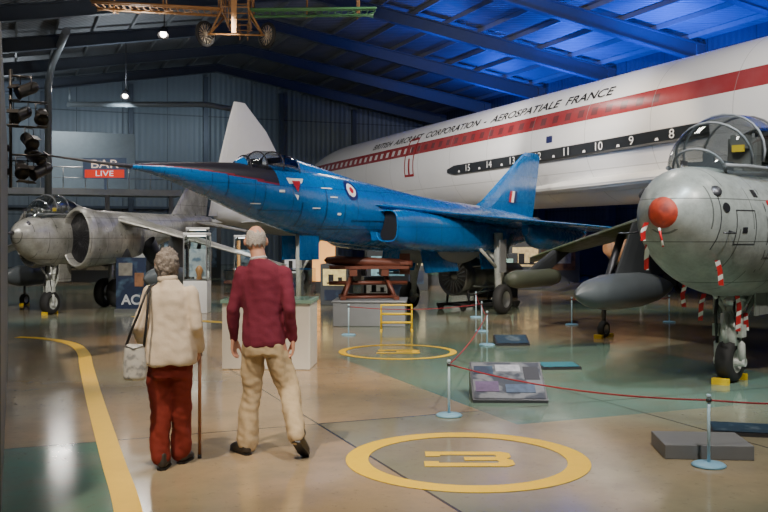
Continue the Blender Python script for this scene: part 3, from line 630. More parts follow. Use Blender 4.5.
for sx_ in (-1, 1):
    for zz in (.58, 1.35): mb.tube([(sx_*.35, -.9, zz), (sx_*.32, 1.5, zz), (sx_*.1, 4.2, .95)], .03, 6)
    for k in range(7): yy = -.9+k*.75; f = max(.3, 1-max(0, yy-1)/4.); mb.tube([(sx_*.34*f, yy, .58+.1*(1-f)), (sx_*.34*f, yy, 1.35-.25*(1-f))], .02, 6)
for k in range(5): yy = -.9+k*.7; mb.tube([(-.34, yy, .58), (.34, yy, .58)], .02, 6); mb.tube([(-.34, yy, 1.35), (.34, yy, 1.35)], .02, 6)
mb.obj('fuselage_frame', M_wood, bp)
mb = MB()
for sg in (-1, 1):
    for xx in (.45, 1.9, 3.3):
        for yy in (-.45, .25): mb.tube([(sg*xx, yy, .6), (sg*xx, yy, 2.15)], .022, 6)
mb.obj('interplane_strut', M_wood, bp)
mb = MB()
for sg in (-1, 1): mb.tube([(sg*.35, -.6, .6), (sg*.7, -.2, .02)], .03, 6); mb.tube([(sg*.35, .4, .6), (sg*.7, -.2, .02)], .03, 6)
mb.tube([(-.85, -.2, 0), (.85, -.2, 0)], .025, 6); mb.obj('undercarriage', M_wood, bp)
for sg in (-1, 1):
    mb = MB(); mb.rev([(.28, -.05), (.35, -.02), (.35, .02), (.28, .05), (.28, -.05)], (sg*.82, -.2, 0), (1, .9*sg, 0), 28, 0)
    mb.rev([(.001, -.06), (.06, -.05), (.06, .05), (.001, .06)], (sg*.82, -.2, 0), (1, .9*sg, 0), 14, 1)
    ax_ = Vector((1, .9*sg, 0)).normalized(); u_, w_ = perp(ax_); c_ = Vector((sg*.82, -.2, 0))
    for j in range(24):
        a = 2*math.pi*j/24; e_ = .04*(1 if j % 2 else -1)
        mb.tube([c_+ax_*e_, c_+(u_*math.cos(a)+w_*math.sin(a))*.285], .009, 4, 1)
    mb.obj('wheel', [M_rub, mat('wheel_cream', (.45, .37, .28), .6)], bp)
MB().tube([(-.04, -.95, 1.0), (0, -1.3, 1.0)], [.3, .2], 16).obj('engine', M_dmetal, bp)
MB().wing([(-1.2, -.06, .06, 0, .02), (0, -.09, .09, 0, .06), (1.2, -.06, .06, 0, .02)], True).obj('propeller', M_wood, bp).location = (0, -1.33, 1.0)
mb = MB()
for xx in (-2, 2): mb.tube([(xx, 0, 2.15), (xx, 0, 3.1)], .012, 5)
mb.obj('suspension_cable', M_dmetal, bp)

# ================================================================= ducts and lamps
M_duct = mat('duct_grey', (.28, .31, .33), .4, .2)
mb = MB(); pts = [S(-14.6, 40., 0), S(-14.6, 40., 8.2), S(-14.0, 38.8, 8.9), S(-11.6, 33.6, 9.15)]
mb.tube(pts, .15, 16); mb.obj('service_duct', M_duct, label='grey round ventilation duct rising beside the wall', cat='duct')
mb = MB(); mb.tube([S(-16., 46.5, 8.3), S(-9, 46.5, 8.3), S(-7, 47, 8.0)], .14, 14)
mb.tube([S(-15.9, 46.5, 8.3), S(-15.9, 46.5, 9.3)], .04, 8)
mb.obj('service_duct', M_duct, label='grey horizontal ventilation duct under the roof', cat='duct')
M_bulb = mat('lamp_glow', (1, .95, .85), .5, emis=(1, .9, .75), estr=25.)
def spot_fixture(loc, label):
    t = thing('spotlight', label, 'lamp', loc, -A, 'roof spotlights')
    MB().rev([(.06, .35), (.12, .3), (.2, .0), (.19, 0), (.1, .25), (.001, .27)], (0, 0, 0), (0, .5, .85), 20).obj('lamp_housing', M_dmetal, t)
    MB().ball((0, .03, .06), .11, 12).obj('bulb', M_bulb, t)
    h = roofz(loc[0])-loc[2]-.02
    MB().tube([(0, .15, .3), (0, .15, h)], .02, 6).obj('hanging_rod', M_dmetal, t)
spot_fixture(S(-7.2, 30, 8.2), 'hooded metal spotlight hanging on a rod'); spot_fixture(S(-10.7, 38, 7.4), 'hooded metal spotlight hanging on a rod')
tp = thing('lighting_pole', 'black pole bracketed to the partition carrying stage lights', 'pole', (-.02, 12.6, 2.3), 0)
MB().tube([(0, 0, 0), (0, 0, 1.5)], .02).box((-.025, 0, .2), (.03, .12, .08)).box((-.025, 0, .5), (.03, .12, .08)).obj('pole', M_black, tp)
for zz, L_ in ((.42, .40), (.78, .32), (1.10, .44), (1.42, .26)): MB().tube([(-.0, 0, zz), (L_, 0, zz)], .014, 8).obj('crossbar', M_black, tp)
sl = None
for i, (xx, zz, a) in enumerate([(.13, .23, .6), (.35, .22, -.5), (.22, .60, .9), (.12, .93, -.2), (.37, .92, .5), (.18, 1.25, -.7), (.30, .42, 1.3)]):
    loc = (-.02+xx, 12.6+(.14 if i == 6 else 0), 2.3+zz)
    if sl is None:
        sl = thing('stage_light', 'black theatrical stage light with barn doors', 'lamp', loc, a, 'stage lights on the pole')
        MB().rev([(.05, .16), (.075, .12), (.078, -.09), (.09, -.12), (.001, -.10)], (0, 0, 0), (.5, .8, .45), 16).obj('lamp_housing', M_black, sl)
        MB().box((-.07, -.15, .03), (.14, .08, .008), 0, 0, .7).obj('barn_door', M_black, sl)
        MB().box((-.07, -.12, -.15), (.14, .08, .008), 0, 0, -.3).obj('barn_door', M_black, sl)
        MB().tube([(.085, 0, 0), (.085, 0, .16), (-.085, 0, .16), (-.085, 0, 0)], .008, 6).obj('yoke', M_dmetal, sl)
    else: clone(sl, loc, a)

# ================================================================= back of hall: mezzanine and exhibits
mz = thing('mezzanine', 'pale upper gallery with panels along the rear wall', 'gallery', S(-14.5, 44.5), -A+.37)
MB().box((0, 0, 3.75), (9, 2.2, .3)).obj('deck', mat('deck_grey', (.4, .43, .45), .5), mz)
mb = MB()
for xx in (-4, -1.5, 1, 4): mb.box((xx, -.9, 1.8), (.2, .2, 3.6))
mb.obj('post', M_grey, mz)
mb = MB()
for xx in range(-4, 5): mb.tube([(xx, -1.05, 3.9), (xx, -1.05, 4.9)], .02, 6)
mb.tube([(-4.4, -1.05, 4.9), (4.4, -1.05, 4.9)], .03, 6); mb.tube([(-4.4, -1.05, 4.4), (4.4, -1.05, 4.4)], .015, 6); mb.obj('railing', M_metal, mz)
MB().box((.3, .3, 5.3), (4.2, .1, 2.8)).obj('wall_panel', mat('pale_panel', (.20, .27, .33), .6), mz)
sg_ = thing('illuminated_sign', 'screen with pale lettering above a glowing red strip', 'sign', S(-12.85, 42.3, 4.35), -A)
MB().box((0, .05, .42), (2.0, .08, .95)).box((0, .14, -.1), (.1, .1, .9)).obj('sign_board', mat('sign_board_blue', (.14, .20, .32), .5, emis=(.3, .4, .6), estr=.12), sg_)
MB().box((0, .0, .17), (1.8, .03, .36)).obj('sign_strip', mat('sign_strip_red', (.7, .05, .03), .5, emis=(1, .06, .03), estr=.7), sg_)
for txt, zz, sz_, colr in (('BAR', .43, .55, (1, .75, .6)), ('LIVE', .06, .36, (.9, .95, 1))):
    v2, f2 = text2(txt, sz_, 1.3, 'CENTER'); q = MB(); q.add([(a, -.02, zz+c) for a, c in v2], f2)
    q.obj('lettering', mat('sign_'+txt[:3].lower(), colr, .5, emis=colr, estr=.8), sg_, norm=False)

M_navy = blotch('banner_navy', (.008, .018, .05), (.05, .11, .18), 2.5, .52, .5, 6, pl=0)
t = thing('banner_stand', 'navy picture-covered pull-up banner with white letters', 'banner', S(-5.55, 20.2), -A)
MB().box((0, 0, .04), (.66, .3, .08)).obj('base', M_metal, t)
MB().box((0, 0, .63), (.66, .03, 1.15)).obj('banner_panel', blotch('banner_print', (.008, .02, .06), (.08, .15, .22), 3.2, .53, .5, 6, pl=0), t)
v2, f2 = text2('AC', .3, 1., 'CENTER', .008); q = MB(); q.add([(a, -.022, .18+c) for a, c in v2], f2); q.obj('lettering', mat('dim_lettering', (.5, .52, .55), .5), t, norm=False)
MB().box((-.12, -.02, .95), (.3, .01, .28)).obj('printed_image', mat('banner_image', (.2, .19, .16), .5, var=.8, scale=9), t)
MB().box((.18, -.02, .72), (.2, .01, .3)).obj('printed_image', mat('banner_image_warm', (.25, .12, .06), .5, var=.8, scale=9), t)
def glass_case(loc, rz, w, d, h, colr, es, label):
    t = thing('glass_display_case', label, 'display case', loc, rz)
    MB().box((0, 0, h*.2), (w, d, h*.4)).obj('plinth', M_white, t, bev=.01)
    MB().box((0, 0, h-.03), (w, d, .06)).obj('top_panel', M_white, t, bev=.01)
    mb = MB()
    for sx_ in (-1, 1):
        for sy_ in (-1, 1): mb.box((sx_*(w/2-.012), sy_*(d/2-.012), h*.69), (.024, .024, h*.58))
        for zz in (h*.41, h*.97): mb.box((sx_*(w/2-.012), 0, zz), (.024, d, .024)); mb.box((0, sx_*(d/2-.012), zz), (w, .024, .024))
    mb.obj('frame', M_metal, t)
    MB().box((0, 0, h*.69), (w-.05, d-.05, h*.54)).obj('glass_panes', M_clear, t)
    MB().box((0, 0, h-.068), (w*.7, d*.7, .012)).obj('light_panel', mat('case_light_%d' % int(es*10), colr, .5, emis=colr, estr=es), t)
    MB().box((0, d*.2, h*.62), (w*.75, .02, h*.35)).obj('graphic_panel', blotch('case_graphic', (.30, .36, .40), (.06, .12, .2), 5, .5, .5, 8, pl=0) if not 'case_graphic' in bpy.data.materials else bpy.data.materials['case_graphic'], t)
    MB().rev([(.001, 0), (.07, 0), (.05, .1), (.09, .22), (.04, .3), (.001, .32)], (w*.1, -.05, h*.41), n=18).obj('model_exhibit', M_wood, t)
glass_case(S(-4.1, 20.2), -A, .52, .5, 1.75, (1, .95, .85), 9., 'tall lit glass display case with a white plinth')
glass_case(S(-4.9, 24.2), -A+.2, .6, .5, 1.9, (1, .9, .75), 9., 'tall lit glass display case behind the banner')
glass_case(S(-3.15, 21.5), -A-.1, .6, .5, 1.7, (.9, .95, 1), 8., 'lit glass display case near the blue nose gear')
glass_case(S(-6.2, 26.8), -A, .6, .5, 1.8, (1, .92, .8), 8., 'lit glass display case beside the silver jet')
ct = thing('display_case', 'white display plinth with clear acrylic cover', 'display case', S(-1.47, 11.95), -A-.06)
MB().box((0, 0, .42), (1.12, .7, .84)).obj('plinth', M_white, ct, bev=.012)
MB().box((0, 0, .86), (1.15, .74, .04)).obj('top_panel', mat('grey_green_edge', (.22, .32, .28), .3, emis=(.3, .8, .55), estr=.08), ct)
MB().box((0, 0, 1.07), (1.08, .68, .38)).obj('acrylic_cover', M_clear, ct)
MB().box((-.2, -.05, .93), (.35, .2, .1)).tube([(-.1, 0, .92), (.3, .05, 1.05)], .04).obj('model_exhibit', M_rblue, ct)
pl = thing('display_plinth', 'low grey plinth carrying a red-brown trestle', 'plinth', S(-.25, 17.6), -A-.05)
MB().box((0, 0, .22), (1.35, 1.1, .44)).box((0, 0, .46), (1.4, 1.15, .04)).obj('plinth', M_grey, pl, bev=.015)
tr = thing('weapon_trolley', 'red-brown steel trolley cradle holding a long red tube', 'trolley', S(-.3, 17.6, .485), -A+.1)
mb = MB()
for xx in (-.5, .5):
    for yy in (-.35, .35): mb.tube([(xx, yy, 0), (xx*.6, 0, .5)], .04, 8)
    mb.box((xx*.6, 0, .5), (.14, .5, .12)); mb.box((xx, 0, .03), (.1, .8, .06))
mb.tube([(-.5, -.35, .05), (.5, -.35, .05)], .03, 8); mb.tube([(-.5, .35, .05), (.5, .35, .05)], .03, 8); mb.tube([(-.75, 0, .3), (.75, 0, .3)], .04, 8); mb.box((0, 0, .6), (1.5, .5, .06)); mb.obj('cradle', M_rbrown, tr)
MB().rev([(.001, 0), (.06, .05), (.09, .25), (.09, 1.6), (.07, 1.7), (.001, 1.7)], (-.85, 0, .74), (1, 0, -.05), 20).obj('tube_body', M_rbrown, tr)
MB().box((.7, 0, .66), (.2, .02, .4)).box((.7, 0, .66), (.2, .4, .02)).obj('tail_vanes', M_rbrown, tr)
yb = thing('yellow_barrier', 'small yellow tubular metal barrier beside grey plinth', 'barrier', S(.22, 16.3), -A)
mb = MB(); mb.tube([(-.27, 0, 0), (-.27, 0, .46), (.27, 0, .46), (.27, 0, 0)], .022, 8); mb.tube([(-.27, 0, .15), (.27, 0, .15)], .02, 8)
mb.tube([(-.27, -.25, .022), (-.27, .25, .022)], .022, 8); mb.tube([(.27, -.25, .022), (.27, .25, .022)], .022, 8); mb.tube([(-.27, 0, .3), (.27, 0, .3)], .02, 8); mb.obj('frame', M_yellow, yb)
en = thing('jet_engine', 'bare jet engine on a dark transport stand', 'engine', S(1.75, 20.9), sang(.75, .66))
mb = MB(); mb.rev([(.001, -.05), (.1, 0), (.12, .08), (.38, .1), (.42, 0), (.45, .02), (.45, .25), (.38, .3), (.36, .6), (.42, .62), (.42, .72), (.33, .8), (.3, 1.3), (.36, 1.35), (.36, 1.5), (.28, 1.6), (.25, 2.2), (.001, 2.2)], (-.3, 0, .78), (1, 0, 0), 32)
mb.obj('engine_casing', mat('engine_steel', (.24, .23, .22), .35, .8), en)
mb = MB()
for j in range(20): a = 2*math.pi*j/20; mb.box((-.22, .24*math.cos(a), .78+.24*math.sin(a)), (.05, .02, .26), 0, 0, a-math.pi/2)
mb.obj('compressor_fan', M_metal, en)
mb = MB()
for a in (0.4, 1.2, 2.6, 3.7, 4.6, 5.5): mb.tube([(0, .42*math.cos(a), .78+.42*math.sin(a)), (.3, .46*math.cos(a), .78+.46*math.sin(a)), (1.2, .36*math.cos(a+.3), .78+.36*math.sin(a+.3))], .025, 6)
mb.obj('pipework', M_metal, en)
mb = MB()
for yy in (-.35, .35): mb.box((.6, yy, .12), (2.0, .07, .07))
for xx in (-.1, 1.3): mb.box((xx, 0, .12), (.07, .75, .07)); mb.tube([(xx, -.35, .15), (xx, -.3, .5)], .03, 6); mb.tube([(xx, .35, .15), (xx, .3, .5)], .03, 6)
for xx in (-.3, 1.5):
    for yy in (-.35, .35): mb.rev([(.001, -.03), (.075, -.03), (.075, .03), (.001, .03)], (xx, yy, .076), (0, 1, 0), 14)
mb.obj('transport_stand', M_dmetal, en)
for i, (X, Y, w, h, colr, e, lb) in enumerate([(-1.75, 27, .8, 1.7, (1, .42, .12), 1.3, 'tall showcase with warm orange interior light'), (-10.5, 33, 2.0, 2.2, (.3, .27, .2), .25, 'cream exhibition board on the rear floor'),
        (-7.6, 36, 2.4, 2.2, (.12, .18, .26), .2, 'blue-grey exhibition board on the rear floor'), (2.2, 31, 2.2, 1.7, (.05, .12, .085), .15, 'green exhibition board beneath the airliner'), (5.9, 33, 2.2, 2.2, (.2, .09, .035), .3, 'tan exhibition board beneath the airliner'),
        (-3.4, 40, 1.8, 2.4, (.28, .24, .18), .5, 'sandy exhibition board at the rear'), (9.5, 34, 2.4, 2.0, (.12, .065, .04), .15, 'brown exhibition board by the dark wall'), (-12.6, 37.5, 1.8, 2.2, (.16, .18, .21), .1, 'grey exhibition board at the rear')]):
    t = thing('display_board', lb, 'display board', S(X, Y), -A+(i % 3-1)*.2)
    MB().box((0, 0, h/2), (w, .12, h)).box((-w*.35, 0, .03), (.1, .6, .06)).box((w*.35, 0, .03), (.1, .6, .06)).obj('board', M_dgrey, t)
    MB().box((0, -.07, h*.55), (w*.86, .03, h*.7)).obj('poster', blotch('poster_%d' % i, colr, tuple(k*.3 for k in colr), 3.4, .5, .5, 9, pl=0) if i else mat('vitrine_glow', colr, .5, var=.6, emis=colr, estr=e), t)
    if i:
        MB().box((-w*.2, -.095, h*.68), (w*.3, .01, h*.26)).obj('printed_image', mat('board_image_dark', (.05, .06, .08), .5, var=.8, scale=8), t)
        MB().box((w*.2, -.095, h*.42), (w*.32, .01, h*.22)).obj('printed_image', mat('board_image_pale', (.3, .3, .27), .5, var=.8, scale=8), t)
for i in range(4):  # near-black panels added to darken the background behind the aircraft
    t = thing('darkening_panel', 'tall near-black panel added to darken the background', 'screen', S(2.3+i*2.05, 36+i*.55), -A+.26, 'added darkening panels')
    MB().box((0, 0, 1.15), (2.0, .1, 2.3)).obj('panel', M_dgrey, t); MB().box((0, 0, .03), (1.6, .6, .06)).obj('foot', M_dmetal, t)
for i, (X, Y, w, d, h, colr, es, lb) in enumerate([(-1.15, 22.5, .7, .6, 1.0, (1, .55, .22), 1.0, 'dark showcase with a dim amber window'), (.1, 24.5, 1.1, .6, 1.3, (.3, .6, .8), .5, 'dark showcase with a dim blue window'),
        (-.2, 21.2, .6, .5, .75, (.8, .75, .6), .4, 'low dark showcase with cream label'), (3.1, 25.5, 1.2, .7, 1.2, (.35, .8, .5), .35, 'dark showcase with a dim green window'), (4.4, 29, 1.0, .7, 1.5, (1, .5, .25), .6, 'dark showcase with a dim orange window'),
        (-2.6, 26.2, .6, .5, 1.3, (.8, .85, .9), .8, 'dark showcase with a pale lit window'), (-7.9, 29.5, 1.1, .7, 1.4, (.7, .75, .7), .6, 'dark showcase with a grey lit window'), (.9, 28.5, .9, .6, 1.6, (1, .7, .35), .9, 'tall dark showcase with warm lit window')]):
    t = thing('showcase', lb, 'display case', S(X, Y), -A+(i % 3-1)*.15)
    MB().box((0, 0, h/2), (w, d, h)).obj('cabinet', M_dgrey, t, bev=.01)
    MB().box((0, -d/2-.005, h*.68), (w*.8, .02, h*.4)).obj('lit_window', mat('window_glow_%d' % i, colr, .5, var=.8, scale=9, emis=colr, estr=es*.3), t)
    MB().box((-w*.12, -d/2-.02, h*.64), (w*.18, .01, h*.22)).box((w*.2, -d/2-.02, h*.60), (w*.14, .01, h*.16)).box((w*.04, -d/2-.02, h*.54), (w*.6, .01, h*.03)).obj('exhibit_silhouette', M_black, t)
    MB().box((0, -d/2-.005, h*.25), (w*.7, .015, h*.25)).obj('label_panel', M_navy, t)

# ================================================================= rope barriers
bs = None
posts = [(.61, 8.64), (2.39, 6.77), (1.59, 14.2), (1.72, 16.2), (3.55, 17.4), (5.55, 17.9), (4.6, 7.3), (-.6, 15.6), (1.9, 19.)]
for i, (X, Y) in enumerate(posts):
    if bs is None:
        bs = thing('barrier_post', 'short light blue rope barrier post on round base', 'barrier post', S(X, Y), 0, 'low rope barrier posts')
        MB().rev([(.001, 0), (.12, 0), (.125, .01), (.11, .022), (.03, .03), (.001, .03)], n=32).obj('base', M_lblue, bs)
        MB().tube([(0, 0, .02), (0, 0, .5)], .012, 12).rev([(.001, .5), (.014, .5), (.02, .515), (.014, .53), (.001, .53)], n=14).obj('post', mat('pale_post', (.42, .60, .70), .35), bs)
        MB().rev([(.016, .47), (.02, .475), (.02, .49), (.016, .495)], n=14).obj('rope_ring', M_dmetal, bs)
    else: clone(bs, S(X, Y), 0)
def rope(a, c, sag=.07):
    p = [S(a[0]+(c[0]-a[0])*k/16, a[1]+(c[1]-a[1])*k/16, .485-sag*4*(k/16)*(1-k/16)) for k in range(17)]
    MB().tube(p, .0065, 8).obj('barrier_rope', M_rope, label='thin red barrier rope slung between low posts', cat='rope', group='barrier ropes')
for i, j in ((0, 1), (0, 2), (2, 3), (4, 5), (1, 6), (7, 3), (3, 8)): rope(posts[i], posts[j])

# ================================================================= floor boards and boxes
M_print = blotch('printed_photo', (.16, .165, .18), (.025, .03, .05), 5.5, .47, .55, 10, pl=0)
M_print2 = blotch('printed_dark', (.015, .04, .07), (.10, .14, .17), 5, .58, .5, 10, pl=0)
def lectern(X, Y, w, d, h, m, rz, label):
    t = thing('information_panel', label, 'information panel', S(X, Y), -A+rz)
    mb = MB(); vs = [(-w/2, 0, 0), (w/2, 0, 0), (w/2, d, 0), (-w/2, d, 0), (-w/2, 0, .03), (w/2, 0, .03), (w/2, d, h), (-w/2, d, h)]
    mb.add(vs, [(0, 1, 2, 3), (4, 5, 6, 7), (0, 1, 5, 4), (1, 2, 6, 5), (2, 3, 7, 6), (3, 0, 4, 7)]); mb.obj('stand', M_dmetal, t)
    q = MB(); e = .02; s_ = (h-.03)/d; q.add([(-w/2+e, e, .036+s_*e), (w/2-e, e, .036+s_*e), (w/2-e, d-e, .006+h-s_*e), (-w/2+e, d-e, .006+h-s_*e)], [(0, 1, 2, 3)]); q.obj('printed_panel', m, t, norm=False)
    return t
lp = lectern(1.28, 9.3, .76, .62, .33, M_print, -.03, 'slanted low board printed with grey photographs')
sl_ = .3/.62; an = math.atan(sl_)
for px_, pd_, w_, d_, m_ in ((-.24, .47, .2, .16, M_navy), (.02, .5, .26, .14, mat('print_plane', (.32, .32, .36), .5, var=.6, scale=18)), (.26, .42, .16, .26, mat('print_dark', (.02, .02, .03), .5)), (-.22, .2, .24, .2, mat('print_mauve', (.10, .06, .13), .5, var=.6, scale=14)), (.12, .17, .3, .16, mat('print_blue', (.05, .08, .14), .5, var=.7, scale=16))):
    MB().box((px_, pd_, .036+sl_*pd_+.004), (w_, d_*.9, .003), 0, 0, an).obj('printed_image', m_, lp)
lectern(1.98, 14.1, .52, .4, .13, M_print2, 0, 'dark blue low information wedge on the floor'); lectern(2.25, 11.6, .5, .35, .05, mat('teal_print', (.03, .16, .2), .4), .1, 'teal flat information board on the floor')
lectern(3.05, 7.75, .55, .4, .04, M_print2, -.25, 'dark printed board lying beside grey box')
MB().box((0, 0, .055), (.66, .5, .11)).obj('floor_box', mat('charcoal_box', (.16, .165, .17), .5), None, S(2.48, 7.2), -A-.08, 'flat charcoal grey box standing on the floor', 'box', bev=.006)

# ================================================================= people
def blob(mb, name, mats, parent, vox=.012, smooth=6, fold=0., fs=9., label=None, clampz=None, M=None):
    me = bpy.data.meshes.new('tmp'); me.from_pydata(mb.v, [], mb.f); o = bpy.data.objects.new('tmp', me); COL.objects.link(o)
    bm = bmesh.new(); bm.from_mesh(me); bmesh.ops.recalc_face_normals(bm, faces=bm.faces); bm.to_mesh(me); bm.free()
    r = o.modifiers.new('r', 'REMESH'); r.mode = 'VOXEL'; r.voxel_size = vox
    if smooth: s_ = o.modifiers.new('s', 'SMOOTH'); s_.factor = .5; s_.iterations = smooth
    bpy.context.view_layer.update()
    m2 = bpy.data.meshes.new_from_object(o.evaluated_get(bpy.context.evaluated_depsgraph_get()))
    bpy.data.objects.remove(o)
    if fold:
        ns = [v.normal.copy() for v in m2.vertices]
        for v, n_ in zip(m2.vertices, ns):
            p = v.co
            q = Vector((p.x*fs*1.5+p.z*fs*.25, p.y*fs*1.5, p.z*fs*.45))
            v.co += n_*fold*(.8*noise.noise(q)+.25*noise.noise(Vector((p.x*fs*2+3+p.z*fs, p.y*fs*2, p.z*fs*2.6))))
    if clampz is not None:
        for v in m2.vertices: v.co.z = max(v.co.z, clampz)
    if M is not None: m2.transform(M)
    m2.materials.clear(); m2.materials.append(mats)
    for p in m2.polygons: p.use_smooth = True; p.material_index = 0
    q = bpy.data.objects.new(name, m2); COL.objects.link(q); q.parent = parent; m2.name = name
    if label: q['label'] = label
    return q
def head(mb, c, yaw=0., k=1.):
    R = Matrix.Rotation(yaw, 3, 'Z'); t = MB(); t.ball((0, 0, 0), (.077, .095, .112), 28)
    vs = []
    for p in t.v:
        x_, y_, z_ = p
        if z_ < 0: f = 1+z_*2.2; x_ *= f; y_ = y_*(1+z_*.9)+(.012 if y_ > 0 else 0)*(-z_*8)
        vs.append((x_, y_, z_))
    t.v = vs
    t.ball((0, .092, -.018), (.013, .022, .016), 10); t.tube([(0, .088, .022), (0, .104, -.018)], [.007, .012], 8)
    t.ball((0, .075, -.092), (.024, .022, .018), 10); t.ball((0, .083, -.058), (.024, .014, .012), 10)
    t.ball((0, .08, .03), (.05, .016, .01), 10)
    for s_ in (-1, 1): t.ball((s_*.08, -.008, -.008), (.013, .02, .033), 10)
    mb.add([Vector(c)+R @ (Vector(p)*k) for p in t.v], t.f)
def headparts(parent, c, yaw, k):
    R = Matrix.Rotation(yaw, 3, 'Z')
    for s_ in (-1, 1):
        q = MB().ball((0, 0, 0), .012, 10); p = Vector(c)+R @ (Vector((s_*.032, .082, .008))*k); q.v = [tuple(Vector(a)+p) for a in q.v]; q.obj('eye', mat('eye_dark', (.12, .1, .1), .2), parent)
    q = MB().ball((0, 0, 0), (.022, .006, .006), 10); p = Vector(c)+R @ (Vector((0, .098, -.056))*k); q.v = [tuple(R @ Vector(a)+p) for a in q.v]; q.obj('lips', mat('lip', (.45, .18, .15), .5), parent)
def hair(parent, c, yaw, k, m, cond, thick, amp, solid=.022):
    R = Matrix.Rotation(yaw, 3, 'Z'); t = MB(); t.ball((0, 0, 0), (.077, .095, .112), 96)
    keep = [f for f in t.f if len(f) < 6 and cond(sum((Vector(t.v[i]) for i in f), Vector())/len(f))]
    out = []
    for p in t.v:
        p = Vector(p); f = 1+thick+amp*noise.noise(p*38)+amp*.6*noise.noise(Vector((p.x*160, p.y*160, p.z*50)))
        if p.z < 0: p.x *= 1+p.z*1.2
        out.append(p*f)
    mb = MB(); mb.add([Vector(c)+R @ (p*k) for p in out], keep, 0, True)
    o = mb.obj('hair', m, parent); s_ = o.modifiers.new('s', 'SOLIDIFY'); s_.thickness = solid; s_.offset = -1
    bm = bmesh.new(); bm.from_mesh(o.data); bmesh.ops.delete(bm, geom=[v for v in bm.verts if not v.link_faces], context='VERTS'); bm.to_mesh(o.data); bm.free()
def hand(mb, w, d, inn, fwd, curl=.35, k=1.):
    w, d, inn, fwd = Vector(w), Vector(d).normalized(), Vector(inn).normalized(), Vector(fwd).normalized()
    fwd = (fwd-d*fwd.dot(d)).normalized(); inn = d.cross(fwd)*(1 if d.cross(fwd).dot(inn) > 0 else -1)
    for o_ in (-.024, -.008, .008, .024): mb.limb([w+fwd*o_*.6, w+d*.085*k+fwd*o_*k], [.017*k, .0135*k], 10)
    for o_, L in ((-.03, .062), (-.01, .075), (.01, .082), (.03, .072)):
        p = w+d*.088*k+fwd*o_*k; pts = [p]; a = curl*.5
        for q in (.42, .33, .25):
            p = p+(d*math.cos(a)+inn*math.sin(a))*L*q*k*1.05; pts.append(p); a += curl
        mb.limb(pts, [.0098*k, .009*k, .0082*k, .0072*k], 9)
    p = w+d*.025*k+fwd*.026*k; mb.limb([p, p+(fwd*.7+d*.7+inn*.25)*.035*k, p+(fwd*.45+d*1.2+inn*.5)*.055*k, p+(fwd*.3+d*1.5+inn*.7)*.072*k], [.015*k, .012*k, .0105*k, .009*k], 9)
def shoe(parent, heel, yaw, pitch, L, m, k=1.):
    t = MB(); t.limb([(0, .02, .045), (0, L*.4, .042), (0, L*.72, .03), (0, L*.92, .024)], [.04*k, .042*k, .045*k, .034*k]); t.limb([(0, .02, .05), (0, .035, .10)], [.038*k, .04*k])
    M = Matrix.Translation(Vector(heel)) @ Matrix.Rotation(yaw, 4, 'Z') @ Matrix.Rotation(pitch, 4, 'X')
    o = blob(t, 'shoe', m, parent, .009, 4, clampz=0.002, M=M)
    s_ = MB(); pr = [(-.032, -.0), (-.037, L*.3), (-.044, L*.72), (-.03, L*.98), (0, L*1.04), (.03, L*.98), (.044, L*.72), (.037, L*.3), (.032, 0), (0, -.02)]
    n_ = len(pr); vs = [M @ Vector((a, b_, zz)) for zz in (0, .016) for a, b_ in pr]
    s_.add(vs, [tuple(range(n_))[::-1], tuple(range(n_, 2*n_))]+[(i, (i+1) % n_, (i+1) % n_+n_, i+n_) for i in range(n_)]); s_.obj('shoe_sole', M_black, parent)

M_maroon = mat('maroon_knit', (.135, .010, .030), .9, bump=.15, scale=90, var=.18)
M_beige = mat('beige_cotton', (.46, .355, .22), .85, bump=.1, scale=50)
M_cream = mat('cream_fleece', (.68, .58, .46), .95, bump=.15, scale=70, var=.06)
M_brick = mat('brick_red_cotton', (.19, .018, .010), .85, bump=.1, scale=40)
M_dshoe = mat('dark_shoe_leather', (.035, .028, .022), .5)
M_ghair = mat('grey_hair', (.24, .21, .19), .8, scale=110, var=.6, bump=.9)
M_whair = mat('white_hair', (.42, .39, .37), .8, scale=120, var=.5, bump=.9)

man = thing('person', 'person in maroon sweater and beige trousers walking away', 'person', S(-.93, 7.1), -A-.12)
hc = (-.068, .03, 1.655)
b_ = MB(); head(b_, hc, .3, 1.04)
b_.limb([(-.055, .01, 1.60), (-.03, -.01, 1.48)], [.056, .062])
b_.rings([(.9, 0, 0, .15, .11), (1.1, 0, 0, .14, .10), (1.3, 0, 0, .15, .10), (1.42, 0, 0, .14, .085), (1.49, 0, 0, .08, .06)])
LA = [(-.165, 0, 1.40), (-.232, -.03, 1.13), (-.25, .05, .90)]; RA = [(.170, 0, 1.40), (.222, -.06, 1.13), (.225, .03, .90)]
LL = [(-.085, 0, .92), (-.115, .08, .50), (-.14, .05, .10)]; RL = [(.085, 0, .92), (.19, .07, .50), (.30, -.15, .17)]
for L_ in (LA, RA): b_.limb(L_, [.046, .037, .027])
for L_ in (LL, RL): b_.limb(L_, [.075, .052, .038])
hand(b_, LA[2], (-.05, .12, -1), (1, .2, 0), (.2, 1, 0), .35); hand(b_, RA[2], (-.0, .15, -1), (-1, .2, 0), (-.2, 1, 0), .45)
blob(b_, 'body', M_skin, man, .0075, 3)
headparts(man, hc, .3, 1.04)
hair(man, hc, .3, 1.045, M_whair, lambda p: p.y < .03 and p.z > -.06-.3*p.y+.010*math.sin(p.x*180) and p.z < .070+.012*math.sin(p.x*150+p.y*90) and not (p.y > -.0 and abs(p.x) < .05), .015, .035, .014)
